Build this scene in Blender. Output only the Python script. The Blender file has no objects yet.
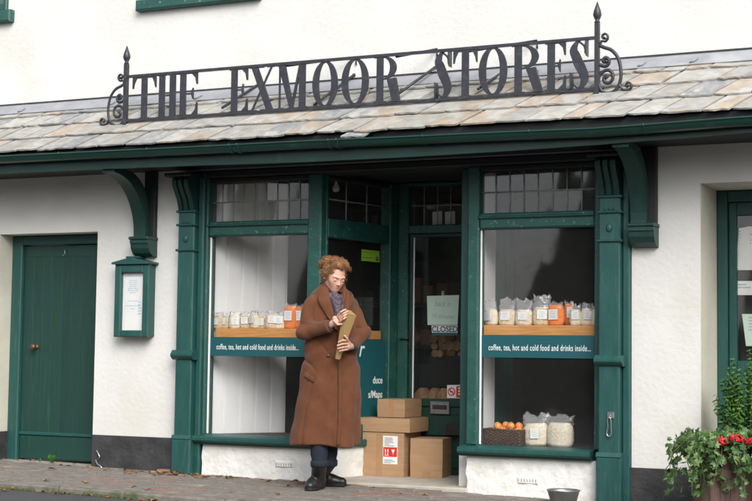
import bpy, bmesh, math, random
import numpy as np
from mathutils import Vector, Matrix
from mathutils.bvhtree import BVHTree
random.seed(7); np.random.seed(7)
S = bpy.context.scene
COL = S.collection
rad = math.radians

# ------------------------------------------------------------------ camera
PW, PH, PF = 752.0, 501.0, 1500.0            # photograph size and focal length in its pixels
YAW, PITCH, ROLL = rad(25.8), rad(4.0), rad(0.75)
c_f = Vector((-math.sin(YAW)*math.cos(PITCH), math.cos(YAW)*math.cos(PITCH), math.sin(PITCH)))
_r = Vector((math.cos(YAW), math.sin(YAW), 0)); _u = _r.cross(c_f)
c_r = _r*math.cos(ROLL) + _u*math.sin(ROLL); c_u = -_r*math.sin(ROLL) + _u*math.cos(ROLL)
CAM = Vector((5.165, -10.377, 0.975))
cd = bpy.data.cameras.new('camera'); cam = bpy.data.objects.new('camera', cd); COL.objects.link(cam)
cd.sensor_width = 36.0; cd.lens = 36.0*PF/PW; cd.clip_end = 500; cd.clip_start = 0.05
m = Matrix((c_r, c_u, -c_f)).transposed().to_4x4(); m.translation = CAM; cam.matrix_world = m
S.camera = cam
S.render.resolution_x = 1024; S.render.resolution_y = 682

# ------------------------------------------------------------------ sky, sun, exposure (soft, bright overcast)
SUN_EL, SUN_AZ = rad(37), rad(40)          # azimuth measured from the street-facing normal, minus = from the left
wd = bpy.data.worlds.new('World'); S.world = wd; wd.use_nodes = True
nt = wd.node_tree; nt.nodes.clear()
sky = nt.nodes.new('ShaderNodeTexSky'); sky.sky_type = 'NISHITA'; sky.sun_disc = False
sky.sun_elevation = SUN_EL; sky.sun_rotation = math.pi - SUN_AZ
sky.air_density = 1.0; sky.dust_density = 2.0; sky.ozone_density = 1.0
hs = nt.nodes.new('ShaderNodeHueSaturation'); hs.inputs['Saturation'].default_value = 0.25
bg = nt.nodes.new('ShaderNodeBackground'); bg.inputs['Strength'].default_value = 0.15
ow = nt.nodes.new('ShaderNodeOutputWorld')
nt.links.new(sky.outputs[0], hs.inputs['Color']); nt.links.new(hs.outputs[0], bg.inputs[0]); nt.links.new(bg.outputs[0], ow.inputs[0])
sd = bpy.data.lights.new('sun', 'SUN'); sd.energy = 1.5; sd.angle = rad(36); sd.color = (1.0, 0.97, 0.93)
sun = bpy.data.objects.new('sun', sd); COL.objects.link(sun)
sdir = Vector((math.sin(SUN_AZ)*math.cos(SUN_EL), -math.cos(SUN_AZ)*math.cos(SUN_EL), math.sin(SUN_EL)))
sun.rotation_euler = sdir.to_track_quat('Z', 'Y').to_euler(); sun.location = sdir*20
S.view_settings.view_transform = 'Standard'; S.view_settings.look = 'None'
S.view_settings.gamma = 1.0; S.view_settings.exposure = 0.92; S.view_settings.use_curve_mapping = False
S.render.engine = 'CYCLES'
S.cycles.max_bounces = 8; S.cycles.transparent_max_bounces = 16

# ------------------------------------------------------------------ measuring helpers (a photo point on a real plane of the place)
def ray(x, y): return c_f + c_r*((x-PW/2)/PF) - c_u*((y-PH/2)/PF)
def at(x, y, Y=0.0):
    d = ray(x, y); return CAM + d*((Y-CAM.y)/d.y)
def X_(x, y, Y=0.0): return at(x, y, Y).x
def Z_(x, y, Y=0.0): return at(x, y, Y).z
def zg(X): return -0.014 - 0.013*max(-6, min(6, X))       # the pavement falls a little to the right

# ------------------------------------------------------------------ materials
def lin(c):
    return tuple((v/12.92 if v <= .04045 else ((v+.055)/1.055)**2.4) for v in c)
def rgb(r, g, b): return lin((r/255, g/255, b/255))
MATS = {}
def pm(name, c1, c2=None, scale=8.0, rough=.6, bump=0.0, bscale=40.0, metallic=0.0, spec=.5, coords='Object', detail=5.0, bdist=.01,
       stretch=None, lo=.35, hi=.65, perobj=0.0, c3=None, s3=2.5, lo3=.55, hi3=.7, sheen=0.0, coat=0.0, rvar=.12):
    mt = bpy.data.materials.new(name); mt.use_nodes = True; t = mt.node_tree; N = t.nodes; L = t.links
    b = N['Principled BSDF']; tc = N.new('ShaderNodeTexCoord'); out = tc.outputs[coords]
    if stretch:
        mp = N.new('ShaderNodeMapping'); mp.inputs['Scale'].default_value = stretch; L.new(out, mp.inputs[0]); out = mp.outputs[0]
    c2 = c2 or tuple(v*.8 for v in c1)
    no = N.new('ShaderNodeTexNoise'); no.inputs['Scale'].default_value = scale; no.inputs['Detail'].default_value = detail
    L.new(out, no.inputs['Vector'])
    mr = N.new('ShaderNodeMapRange'); mr.inputs['From Min'].default_value = lo; mr.inputs['From Max'].default_value = hi
    L.new(no.outputs['Fac'], mr.inputs['Value'])
    mx = N.new('ShaderNodeMix'); mx.data_type = 'RGBA'; mx.inputs['A'].default_value = (*c1, 1); mx.inputs['B'].default_value = (*c2, 1)
    L.new(mr.outputs[0], mx.inputs['Factor']); colr = mx.outputs['Result']
    if c3:
        n3 = N.new('ShaderNodeTexNoise'); n3.inputs['Scale'].default_value = s3; n3.inputs['Detail'].default_value = 6; L.new(out, n3.inputs['Vector'])
        m3 = N.new('ShaderNodeMapRange'); m3.inputs['From Min'].default_value = lo3; m3.inputs['From Max'].default_value = hi3; L.new(n3.outputs['Fac'], m3.inputs['Value'])
        x3 = N.new('ShaderNodeMix'); x3.data_type = 'RGBA'; x3.inputs['B'].default_value = (*c3, 1); L.new(colr, x3.inputs['A']); L.new(m3.outputs[0], x3.inputs['Factor']); colr = x3.outputs['Result']
    if perobj:
        oi = N.new('ShaderNodeObjectInfo'); h = N.new('ShaderNodeHueSaturation'); ma = N.new('ShaderNodeMapRange')
        ma.inputs['To Min'].default_value = 1-perobj; ma.inputs['To Max'].default_value = 1+perobj
        L.new(oi.outputs['Random'], ma.inputs['Value']); L.new(ma.outputs[0], h.inputs['Value']); L.new(colr, h.inputs['Color']); colr = h.outputs[0]
    L.new(colr, b.inputs['Base Color'])
    rr = N.new('ShaderNodeMapRange'); rr.inputs['To Min'].default_value = max(0.02, rough-rvar); rr.inputs['To Max'].default_value = min(1, rough+rvar)
    L.new(no.outputs['Fac'], rr.inputs['Value']); L.new(rr.outputs[0], b.inputs['Roughness'])
    b.inputs['Metallic'].default_value = metallic; b.inputs['Specular IOR Level'].default_value = spec
    if sheen: b.inputs['Sheen Weight'].default_value = sheen
    if coat: b.inputs['Coat Weight'].default_value = coat
    if bump:
        bn = N.new('ShaderNodeTexNoise'); bn.inputs['Scale'].default_value = bscale; bn.inputs['Detail'].default_value = 6; L.new(out, bn.inputs['Vector'])
        bp = N.new('ShaderNodeBump'); bp.inputs['Strength'].default_value = bump; bp.inputs['Distance'].default_value = bdist
        L.new(bn.outputs['Fac'], bp.inputs['Height']); L.new(bp.outputs[0], b.inputs['Normal'])
    MATS[name] = mt; return mt
def glassmat(name, tint=(1,1,1), ior=1.5, rough=0.0, bump=0.0, haze=0.0, hcol=(.8,.8,.8)):
    mt = bpy.data.materials.new(name); mt.use_nodes = True; t = mt.node_tree; N = t.nodes; L = t.links
    N.remove(N['Principled BSDF']); out = N['Material Output']
    tr = N.new('ShaderNodeBsdfTransparent'); tr.inputs[0].default_value = (*tint, 1)
    gl = N.new('ShaderNodeBsdfGlossy'); gl.inputs['Roughness'].default_value = rough
    fr = N.new('ShaderNodeLayerWeight'); fr.inputs['Blend'].default_value = .5      # Schlick reflectance, the same from both faces of the sheet
    pw = N.new('ShaderNodeMath'); pw.operation = 'POWER'; pw.inputs[1].default_value = 5; L.new(fr.outputs['Facing'], pw.inputs[0])
    ma = N.new('ShaderNodeMath'); ma.operation = 'MULTIPLY_ADD'; ma.inputs[1].default_value = .96; ma.inputs[2].default_value = ((ior-1)/(ior+1))**2; L.new(pw.outputs[0], ma.inputs[0])
    mx = N.new('ShaderNodeMixShader'); L.new(ma.outputs[0], mx.inputs[0]); L.new(tr.outputs[0], mx.inputs[1]); L.new(gl.outputs[0], mx.inputs[2])
    last = mx.outputs[0]
    if bump:
        bn = N.new('ShaderNodeTexNoise'); bn.inputs['Scale'].default_value = 3 if bump < .3 else 30; tc = N.new('ShaderNodeTexCoord'); L.new(tc.outputs['Object'], bn.inputs['Vector'])
        bp = N.new('ShaderNodeBump'); bp.inputs['Strength'].default_value = bump; bp.inputs['Distance'].default_value = .01; L.new(bn.outputs['Fac'], bp.inputs['Height'])
        L.new(bp.outputs[0], gl.inputs['Normal']); L.new(bp.outputs[0], fr.inputs['Normal'])
    if haze:
        df = N.new('ShaderNodeBsdfDiffuse'); df.inputs[0].default_value = (*hcol, 1); m2 = N.new('ShaderNodeMixShader'); m2.inputs[0].default_value = haze
        L.new(last, m2.inputs[1]); L.new(df.outputs[0], m2.inputs[2]); last = m2.outputs[0]
    L.new(last, out.inputs['Surface']); MATS[name] = mt; return mt

GREEN = (.011, .064, .056); GREEN2 = (.010, .060, .048)
pm('white_render', (.675,.665,.635), (.62,.61,.58), scale=1.6, rough=.85, bump=.21, bscale=26, bdist=.02, c3=(.57,.56,.50), s3=1.3, lo3=.55, hi3=.8)
pm('white_plaster', (.79,.78,.75), (.68,.67,.63), scale=3, rough=.8, bump=.6, bscale=12, bdist=.03, c3=(.55,.52,.46), s3=5, lo3=.64, hi3=.8)
pm('reveal_cream', (.62,.60,.50), (.54,.52,.43), scale=3, rough=.85, bump=.3, bscale=30)  # wall white turned cream, bounced light put into the reveals' colour
pm('black_plinth', (.022,.022,.023), (.045,.045,.046), scale=6, rough=.75, bump=.5, bscale=30, bdist=.015, c3=(.06,.06,.06), s3=9, lo3=.66, hi3=.78)
pm('green_paint', GREEN, (.014,.074,.066), scale=4, rough=.45, bump=.22, bscale=30, stretch=(5,5,.8), c3=(.028,.09,.078), s3=9, lo3=.58, hi3=.72, rvar=.2)
pm('green_worn', GREEN, (.017,.085,.066), scale=9, rough=.45, bump=.25, bscale=50, c3=(.16,.24,.21), s3=34, lo3=.63, hi3=.72)
pm('green_wood', (.008,.046,.030), (.0065,.038,.034), scale=5, rough=.5, bump=.2, bscale=40, stretch=(6,6,.5), c3=(.02,.07,.052), s3=6, lo3=.6, hi3=.8, perobj=.1)
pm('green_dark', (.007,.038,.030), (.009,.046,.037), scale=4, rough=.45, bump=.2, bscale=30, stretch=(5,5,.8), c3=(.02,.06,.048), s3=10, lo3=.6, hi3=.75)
pm('green_gutter', (.007,.042,.032), (.006,.034,.026), scale=3, rough=.32, bump=.05, c3=(.03,.07,.052), s3=9, lo3=.6, hi3=.8)
pm('dark_board', (.010,.016,.014), (.008,.012,.011), scale=4, rough=.6, bump=.1)  # green-black paint, its colour deepened for the shade under the eaves
pm('iron', (.030,.032,.042), (.022,.023,.030), scale=14, rough=.42, bump=.15, bscale=90, metallic=0.0, c3=(.05,.05,.058), s3=20)
pm('slate', (.37,.365,.34), (.27,.265,.245), scale=11, rough=.85, bump=.5, bscale=24, bdist=.012, stretch=(1,1.6,1.6), c3=(.34,.29,.225), s3=7, lo3=.52, hi3=.72, perobj=.16)
pm('slate_warm', (.37,.30,.23), (.27,.235,.20), scale=12, rough=.85, bump=.5, bscale=24, bdist=.012, c3=(.36,.355,.33), s3=7, lo3=.48, hi3=.62, perobj=.14)
pm('slate_grey', (.20,.205,.21), (.27,.27,.268), scale=12, rough=.8, bump=1.0, bscale=16, bdist=.02, c3=(.38,.36,.32), s3=9, lo3=.52, hi3=.66, perobj=.12)
pm('lead', (.30,.31,.33), (.23,.24,.26), scale=5, rough=.6, bump=.3, bscale=16, c3=(.40,.40,.40), s3=3, lo3=.55, hi3=.8)
pm('lead_came', (.32,.33,.34), (.22,.23,.24), scale=20, rough=.5)
pm('mortar', (.35,.32,.28), (.28,.26,.23), scale=20, rough=.9, bump=.4)
pm('asphalt', (.046,.046,.047), (.062,.062,.063), scale=30, rough=.9, bump=.7, bscale=160, bdist=.006, detail=8, c3=(.075,.074,.071), s3=.8, lo3=.5, hi3=.8)
pm('paving', (.20,.178,.155), (.15,.135,.12), scale=9, rough=.9, bump=.5, bscale=70, bdist=.008, c3=(.27,.24,.21), s3=3)
pm('sett_grey', (.21,.185,.16), (.155,.138,.12), scale=14, rough=.9, bump=.5, bscale=60)
pm('sett_red', (.27,.15,.115), (.21,.13,.10), scale=14, rough=.9, bump=.5, bscale=60)
pm('kerb_stone', (.20,.18,.155), (.13,.12,.10), scale=10, rough=.9, bump=.6, bscale=40, c3=(.07,.085,.035), s3=7, lo3=.52, hi3=.68)
pm('moss', (.045,.060,.016), (.08,.09,.03), scale=40, rough=1, bump=.6)
pm('step_stone', (.47,.43,.365), (.38,.345,.29), scale=5, rough=.85, bump=.35, bscale=50, c3=(.30,.27,.23), s3=3, lo3=.55, hi3=.8)
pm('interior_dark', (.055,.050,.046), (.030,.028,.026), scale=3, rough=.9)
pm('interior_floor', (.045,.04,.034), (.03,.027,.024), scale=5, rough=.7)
pm('white_board', (.80,.80,.80), (.74,.74,.74), scale=4, rough=.5, bump=.06, perobj=.05)
pm('oak', (.60,.29,.085), (.48,.21,.055), scale=5, rough=.45, bump=.1, stretch=(1.2,14,14), bscale=30)
pm('teal_vinyl', (.012,.085,.098), (.012,.08,.092), scale=5, rough=.35)
pm('white_letter', (.80,.80,.78), (.76,.76,.74), rough=.6)
pm('paper', (.78,.78,.76), (.72,.72,.71), scale=8, rough=.7)
pm('green_paper', (.58,.72,.62), (.54,.68,.58), scale=8, rough=.7)
pm('ink_pale', (.36,.45,.47), (.32,.42,.44), rough=.8)
pm('ink_blue', (.40,.55,.62), (.36,.5,.6), rough=.8)
pm('ink_dark', (.10,.12,.15), (.08,.1,.12), rough=.8)
pm('lime', (.28,.52,.03), (.26,.48,.03), rough=.45)
pm('sticker_red', (.62,.035,.022), (.58,.03,.02), rough=.4)
pm('cardboard', (.40,.245,.132), (.36,.215,.115), scale=5, rough=.75, bump=.12, bscale=30, stretch=(1,1,9), c3=(.43,.28,.16), s3=3, lo3=.5, hi3=.8, perobj=.06)
pm('card_tape', (.40,.235,.12), (.36,.21,.11), scale=6, rough=.25)
pm('kraft', (.36,.24,.095), (.32,.21,.08), scale=10, rough=.7, bump=.1)
pm('brass', (.20,.125,.065), (.14,.085,.045), scale=20, rough=.5, metallic=.7)
pm('steel', (.55,.56,.58), (.45,.46,.48), scale=12, rough=.3, metallic=.9)
pm('galvanised', (.36,.37,.38), (.26,.27,.28), scale=14, rough=.42, metallic=.8)
pm('black_metal', (.02,.02,.02), (.03,.03,.03), rough=.4)
pm('wicker', (.10,.048,.032), (.06,.03,.02), scale=30, rough=.6, bump=.3)
pm('apple', (.70,.22,.05), (.74,.46,.10), scale=9, rough=.3, lo=.4, hi=.6, c3=(.50,.05,.03), s3=6, lo3=.52, hi3=.65, perobj=.1)
pm('stalk', (.06,.04,.02), rough=.8)
pm('grain', (.62,.52,.37), (.50,.40,.26), scale=70, rough=.9, bump=.6, bscale=90, perobj=.1)
pm('pasta', (.70,.64,.52), (.62,.55,.42), scale=50, rough=.85, bump=.7, bscale=60, perobj=.06)
pm('muesli', (.45,.33,.20), (.62,.50,.34), scale=60, rough=.9, bump=.6, bscale=70)
pm('lentil', (.78,.23,.06), (.70,.19,.045), scale=80, rough=.85, bump=.4, bscale=100, perobj=.05)
glassmat('pane_glass', bump=.05, rough=.035, haze=.012, hcol=(.5,.5,.5)); glassmat('old_glass', bump=.12, rough=.04, haze=.03, hcol=(.5,.5,.5)); glassmat('bag_plastic', rough=.12, bump=.9, haze=.14, hcol=(.85,.86,.88), ior=1.6)
pm('coat_wool', (.128,.050,.025), (.11,.042,.020), scale=16, rough=.95, bump=.45, bscale=260, bdist=.004, spec=.15, sheen=.12, c3=(.11,.039,.017), s3=5, lo3=.5, hi3=.8)
pm('coat_button', (.075,.035,.018), rough=.4)
pm('scarf', (.115,.085,.10), (.055,.042,.055), scale=55, rough=.9, bump=.4, bscale=120, lo=.45, hi=.55)
pm('denim', (.006,.009,.018), (.010,.015,.026), scale=60, rough=.9, bump=.3, bscale=200)
pm('boot_rubber', (.012,.012,.013), (.018,.018,.018), scale=20, rough=.38, bump=.08)
pm('boot_sole', (.010,.010,.010), rough=.7)
pm('brow', (.13,.065,.035), (.10,.05,.028), rough=.8)
pm('hair_auburn', (.43,.215,.092), (.22,.10,.042), scale=40, rough=.5, bump=.5, bscale=120, stretch=(3,3,1))
pm('cuff_dark', (.03,.026,.03), (.05,.045,.05), scale=40, rough=.9)
pm('barrel_wood', (.155,.095,.075), (.10,.062,.05), scale=6, rough=.8, bump=.5, bscale=30, stretch=(5,5,.6), perobj=.2)
pm('barrel_hoop', (.10,.075,.065), (.14,.08,.05), scale=20, rough=.6, metallic=.4)
pm('soil', (.03,.022,.016), rough=1, bump=.6)
pm('ivy_leaf', (.025,.070,.016), (.055,.12,.03), scale=18, rough=.42, perobj=.1, spec=.35)
pm('ivy_pale', (.17,.24,.09), (.06,.12,.03), scale=30, rough=.45, spec=.35)
pm('shrub_leaf', (.035,.12,.018), (.075,.19,.03), scale=14, rough=.4, spec=.35)
pm('petal_red', (.62,.006,.020), (.45,.004,.015), scale=30, rough=.5)
pm('petal_pink', (.55,.20,.36), (.65,.35,.45), scale=30, rough=.5)
pm('stem', (.07,.12,.03), (.10,.09,.04), rough=.7)
pm('dead_leaf', (.34,.14,.04), (.22,.10,.04), scale=25, rough=.8, perobj=.35)
pm('hedge', (.035,.055,.018), (.02,.032,.012), scale=2.5, rough=.9, bump=1, bscale=6, bdist=.2)
pm('firewood', (.30,.17,.085), (.19,.105,.05), scale=12, rough=.9, bump=.4, perobj=.3)
pm('net_black', (.012,.012,.012), rough=.9)
pm('terracotta', (.33,.14,.08), (.27,.11,.065), scale=8, rough=.85)
pm('bulb_glass', (.72,.68,.55), (.66,.6,.48), rough=.15)
# ------------------------------------------------------------------ mesh helpers
class MB:
    """collects shapes; build() links them as ONE mesh object"""
    def __init__(s): s.v = []; s.f = []; s.sm = []
    def add(s, vs, fs, smooth=False):
        o = len(s.v); s.v += [tuple(p) for p in vs]; s.f += [tuple(i+o for i in f) for f in fs]; s.sm += [smooth]*len(fs); return s
    def box(s, x0, x1, y0, y1, z0, z1):
        vs = [(x,y,z) for z in (z0,z1) for y in (y0,y1) for x in (x0,x1)]
        return s.add(vs, [(0,2,3,1),(4,5,7,6),(0,1,5,4),(2,6,7,3),(0,4,6,2),(1,3,7,5)])
    def bbox(s, x0, x1, y0, y1, z0, z1, b=.006):
        """box with chamfered front (-Y) edges"""
        vs = [(x0,y1,z0),(x1,y1,z0),(x1,y1,z1),(x0,y1,z1),(x0,y0+b,z0),(x1,y0+b,z0),(x1,y0+b,z1),(x0,y0+b,z1),
              (x0+b,y0,z0+b),(x1-b,y0,z0+b),(x1-b,y0,z1-b),(x0+b,y0,z1-b)]
        fs = [(3,2,1,0)]
        for i in range(4):
            j = (i+1) % 4; fs += [(i,j,j+4,i+4),(i+4,j+4,j+8,i+8)]
        fs.append((8,9,10,11)); return s.add(vs, fs)
    def prism(s, poly, axis, a, b):
        """poly: 2-D points; extruded along axis ('x','y','z') from a to b"""
        def P(p, t): return {'y': (p[0],t,p[1]), 'x': (t,p[0],p[1]), 'z': (p[0],p[1],t)}[axis]
        n = len(poly); vs = [P(p,a) for p in poly] + [P(p,b) for p in poly]
        ar = sum(poly[i][0]*poly[(i+1)%n][1]-poly[(i+1)%n][0]*poly[i][1] for i in range(n))
        flip = (ar > 0) == (axis != 'y') 
        fs = [tuple(range(n)), tuple(range(2*n-1, n-1, -1))] + [(i, i+n, (i+1)%n+n, (i+1)%n) for i in range(n)]
        if (b > a) == flip: fs = [tuple(reversed(f)) for f in fs]
        return s.add(vs, fs)
    def tube(s, pts, r, n=8, caps=True, smooth=True, flat=None):
        pts = [Vector(p) for p in pts]; N = len(pts)
        if not hasattr(r, '__len__'): r = [r]*N
        vs = []; fs = []; t0 = None; up = None
        for i in range(N):
            t = (pts[min(i+1,N-1)]-pts[max(i-1,0)])
            t = t.normalized() if t.length > 1e-9 else Vector((0,0,1))
            if up is None:
                up = Vector((0,0,1)) if abs(t.z) < .9 else Vector((0,1,0))
            a = t.cross(up)
            if a.length < 1e-6: a = t.orthogonal()
            a.normalize(); up = a.cross(t).normalized()
            for k in range(n):
                an = 2*math.pi*(k+.5)/n; vs.append(pts[i] + (a*math.cos(an) + up*math.sin(an)*(flat or 1))*r[i])
        for i in range(N-1):
            for k in range(n): fs.append((i*n+k, i*n+(k+1)%n, (i+1)*n+(k+1)%n, (i+1)*n+k))
        if caps: fs += [tuple(reversed(range(n))), tuple(range((N-1)*n, N*n))]
        return s.add(vs, fs, smooth)
    def lathe(s, prof, c=(0,0,0), n=20, smooth=True, axis='z'):
        vs = []; fs = []; N = len(prof)
        for r, h in prof:
            for k in range(n):
                a = 2*math.pi*k/n; p = (r*math.cos(a), r*math.sin(a), h)
                if axis == 'y': p = (p[0], p[2], p[1])
                vs.append((p[0]+c[0], p[1]+c[1], p[2]+c[2]))
        for i in range(N-1):
            for k in range(n): fs.append((i*n+k, i*n+(k+1)%n, (i+1)*n+(k+1)%n, (i+1)*n+k))
        fs += [tuple(reversed(range(n))), tuple(range((N-1)*n, N*n))]
        if axis == 'y': fs = [tuple(reversed(f)) for f in fs]
        return s.add(vs, fs, smooth)
    def ball(s, c, r, nu=14, nv=9, noise=0.0):
        if not hasattr(r, '__len__'): r = (r,r,r)
        vs = []; fs = []
        for j in range(1, nv):
            for i in range(nu):
                t = math.pi*j/nv; p = 2*math.pi*i/nu; q = 1 + (random.uniform(-noise, noise) if noise else 0)
                vs.append((c[0]+r[0]*math.sin(t)*math.cos(p)*q, c[1]+r[1]*math.sin(t)*math.sin(p)*q, c[2]+r[2]*math.cos(t)*q))
        a = len(vs); vs += [(c[0],c[1],c[2]+r[2]), (c[0],c[1],c[2]-r[2])]
        for j in range(nv-2):
            for i in range(nu): fs.append((j*nu+i, (j+1)*nu+i, (j+1)*nu+(i+1)%nu, j*nu+(i+1)%nu))
        for i in range(nu): fs += [(a, i, (i+1)%nu), (a+1, (nv-2)*nu+(i+1)%nu, (nv-2)*nu+i)]
        return s.add(vs, fs, True)
    def xf(s, M):
        s.v = [tuple(M @ Vector(p)) for p in s.v]; return s
    def mesh(s, name):
        me = bpy.data.meshes.new(name); me.from_pydata(s.v, [], s.f)
        me.polygons.foreach_set('use_smooth', s.sm); me.update(); return me
    def build(s, name, mat=None, parent=None):
        return link(name, s.mesh(name), mat, parent)
def link(name, me, mat=None, parent=None):
    o = bpy.data.objects.new(name, me); COL.objects.link(o)
    if mat and not me.materials: me.materials.append(MATS[mat] if isinstance(mat, str) else mat)
    if parent is not None: o.parent = parent
    return o
def tag(o, label=None, cat=None, group=None, kind=None):
    if label: o['label'] = label
    if cat: o['category'] = cat
    if group: o['group'] = group
    if kind: o['kind'] = kind
    return o
def thing(name, label, cat, loc=(0,0,0), rz=0.0, group=None):
    o = bpy.data.objects.new(name, None); COL.objects.link(o); o.location = loc; o.rotation_euler = (0,0,rz)
    o.empty_display_size = .1
    return tag(o, label, cat, group)
def under(mb, parent):
    """shapes given in world coordinates -> local to a parent Empty"""
    bpy.context.view_layer.update(); return mb.xf(parent.matrix_world.inverted())
def textmesh(body, size, ext=.0006, sx=1.0, shear=0.0, bold=0.0, align='LEFT', spacing=1.0):
    cu = bpy.data.curves.new('t', 'FONT'); cu.body = body; cu.size = size; cu.extrude = ext; cu.shear = shear; cu.offset = bold
    cu.align_x = align; cu.resolution_u = 3; cu.space_character = spacing
    o = bpy.data.objects.new('t', cu); COL.objects.link(o); bpy.context.view_layer.update()
    me = bpy.data.meshes.new_from_object(o.evaluated_get(bpy.context.evaluated_depsgraph_get()))
    bpy.data.objects.remove(o); bpy.data.curves.remove(cu)
    mb = MB(); mb.add([(v.co.x*sx, v.co.z*-1, v.co.y) for v in me.vertices], [tuple(p.vertices) for p in me.polygons])   # upright, facing -Y
    return mb

# ------------------------------------------------------------------ ground, road, pavement
def sheet(name, mat, xs, y0, y1, dz, thick=.0):
    mb = MB(); vs = []; fs = []
    for i, x in enumerate(xs): vs += [(x, y0, zg(x)+dz), (x, y1, zg(x)+dz)]
    for i in range(len(xs)-1): fs.append((2*i, 2*i+2, 2*i+3, 2*i+1))
    mb.add(vs, fs); return tag(mb.build(name, mat), kind='structure')
XS = [-150,-40,-6,-3,0,3,6,40,150]
KY = -1.50
sheet('ground', 'paving', XS, -150, 150, -.12)
sheet('road', 'asphalt', XS, -13.5, KY-.105, -.045)
pave = sheet('pavement', 'mortar', XS, KY, 1.3, -.006)
# setts: three tones, each tone one joined sheet of real blocks (far below ten pixels tall each)
setts = {'sett_grey': MB(), 'sett_red': MB(), 'paving': MB()}
row = 0; y = KY+.012
while y < -.02:
    d = .098; x = -7.0 + (row % 2)*.1
    while x < 5.5:
        w = random.uniform(.16, .24); k = random.random(); key = 'sett_red' if k < .07 else ('paving' if k < .45 else 'sett_grey')
        h = random.uniform(-.003, .004); t = random.uniform(-.003, .003)
        x0, x1, y0, y1 = x+.004, x+w-.004, y+.004, y+d-.004; c = .006
        vs = [(x0,y0,zg(x0)-.02),(x1,y0,zg(x1)-.02),(x1,y1,zg(x1)-.02),(x0,y1,zg(x0)-.02),
              (x0+c,y0+c,zg(x0)+h+t),(x1-c,y0+c,zg(x1)+h-t),(x1-c,y1-c,zg(x1)+h-t),(x0+c,y1-c,zg(x0)+h+t)]
        setts[key].add(vs, [(4,5,6,7),(0,1,5,4),(1,2,6,5),(2,3,7,6),(3,0,4,7)])
        x += w
    y += d; row += 1
for k, nm in (('sett_grey','grey_setts'), ('sett_red','red_setts'), ('paving','pale_setts')):
    tag(setts[k].build(nm, k, pave), kind='stuff')
x = -7.2
while x < 5.6:
    w = random.uniform(.55, .85); mb = MB(); c = .012; y0, y1 = KY-.10+random.uniform(-.006,.006), KY-.004; dz = random.uniform(-.004,.004)
    vs = [(x+.005,y0,zg(x)-.2),(x+w-.005,y0,zg(x+w)-.2),(x+w-.005,y1,zg(x+w)-.2),(x+.005,y1,zg(x)-.2),
          (x+.005,y0,zg(x)-.012+dz),(x+w-.005,y0,zg(x+w)-.012+dz),(x+.005,y1,zg(x)-.002+dz),(x+w-.005,y1,zg(x+w)-.002+dz),
          (x+.012,y0+c,zg(x)+dz),(x+w-.012,y0+c,zg(x+w)+dz)]
    mb.add(vs, [(0,1,5,4),(4,5,9,8),(8,9,7,6),(1,2,7,9,5),(0,4,8,6,3),(2,3,6,7)]).build('kerb_edge_stone', 'kerb_stone', pave); x += w
mb = MB()
for i in range(420):      # moss in the channel between kerb and road
    x = random.uniform(-4.3, 4.2); cl = (math.sin(x*2.1)+math.sin(x*5.3+1)) > -.2
    if cl or random.random() < .25:
        yy = KY-.108+random.gauss(0,.008); mb.ball((x, yy, zg(x)-.042), (random.uniform(.015,.05), random.uniform(.006,.014), random.uniform(.006,.02)), 6, 4, .25)
tag(mb.build('moss_strip', 'moss', pave), kind='stuff')
# door step slab of the recessed entrance
mb = MB(); mb.bbox(-.40, .93, -.03, 1.2, -.10, .006, .012); step = tag(mb.build('doorstep', 'step_stone'), kind='structure')

# hedge bank added unseen behind the camera, its outline shaped for the panes' reflections
mb = MB(); vs = []; fs = []; nx, nz = 420, 10
for i in range(nx):
    for j in range(nz):
        X = -45 + 90*i/(nx-1); t = j/(nz-1); top = max(1.7, 4.9+2.3*math.sin(X*1.25+5.4)+2.1*math.sin(X*2.9+2.0)+.8*math.sin(X*6.1))
        if -5.2 < X < -3.9: top = 1.2+2.5*(X+5.2)+.25*math.sin(X*9)  # gap cut so the right window mirrors a slant of sky
        vs.append((X, -15.2 - 2.0*t**1.2 + random.uniform(-.25,.25), -.15 + top*t + random.uniform(-.25,.25)))
for i in range(nx-1):
    for j in range(nz-1): fs.append((i*nz+j, i*nz+j+1, (i+1)*nz+j+1, (i+1)*nz+j))
mb.add(vs, fs)
for i in range(26000):          # leaf sprays that break up the crowns' outline
    q = Vector(vs[random.randrange(nx)*nz + nz-1 - int(abs(random.gauss(0,1.6)))%nz]); q = q + Vector((random.gauss(0,.35), random.gauss(0,.3), random.gauss(.10,.35))); s_ = random.uniform(.018,.05)
    a_ = Vector((random.gauss(0,1),random.gauss(0,1),random.gauss(0,1))).normalized(); b_ = a_.orthogonal().normalized()
    mb.add([q-a_*s_, q+b_*s_*.6, q+a_*s_, q-b_*s_*.6], [(0,1,2,3)])
tag(mb.build('unseen_hedge', 'hedge'), kind='structure')

# ------------------------------------------------------------------ the building
B = thing('shop_building', 'white rendered village shop with green timber shopfront under a slate lean-to', 'building')
WT = .5
EZ = 2.50            # underside level of the eaves
mb = MB()
rd = 2.66            # right doorway jamb
mb.box(-8, -3.62, 0, WT, -.25, 3.6)                              # far left
mb.box(-3.62, -2.47, .0, WT, 1.99, 3.6)                           # over side door
mb.box(-2.47, -1.56, 0, WT, -.25, 3.6)
mb.box(2.17, rd, 0, WT, -.25, 3.6)
mb.box(rd, 3.75, 0, WT, 2.205, 3.6)
mb.box(3.75, 8, 0, WT, -.25, 3.6)
mb.box(-1.56, 2.17, .0, WT, 2.46, 3.6)
mb.box(-8, 8, 0, WT, 3.6, 6.6)
mb.build('wall', 'white_render', B)
mb = MB(); mb.box(-2.466, -1.60, -.012, .1, -.25, .282); mb.build('plinth', 'black_plinth', B)
mb = MB(); mb.box(-8, -3.624, -.012, .1, -.25, .28); mb.box(-3.637,-3.50,-.012,.165,-.25,.27); mb.build('plinth', 'black_plinth', B)
mb = MB()
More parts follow.
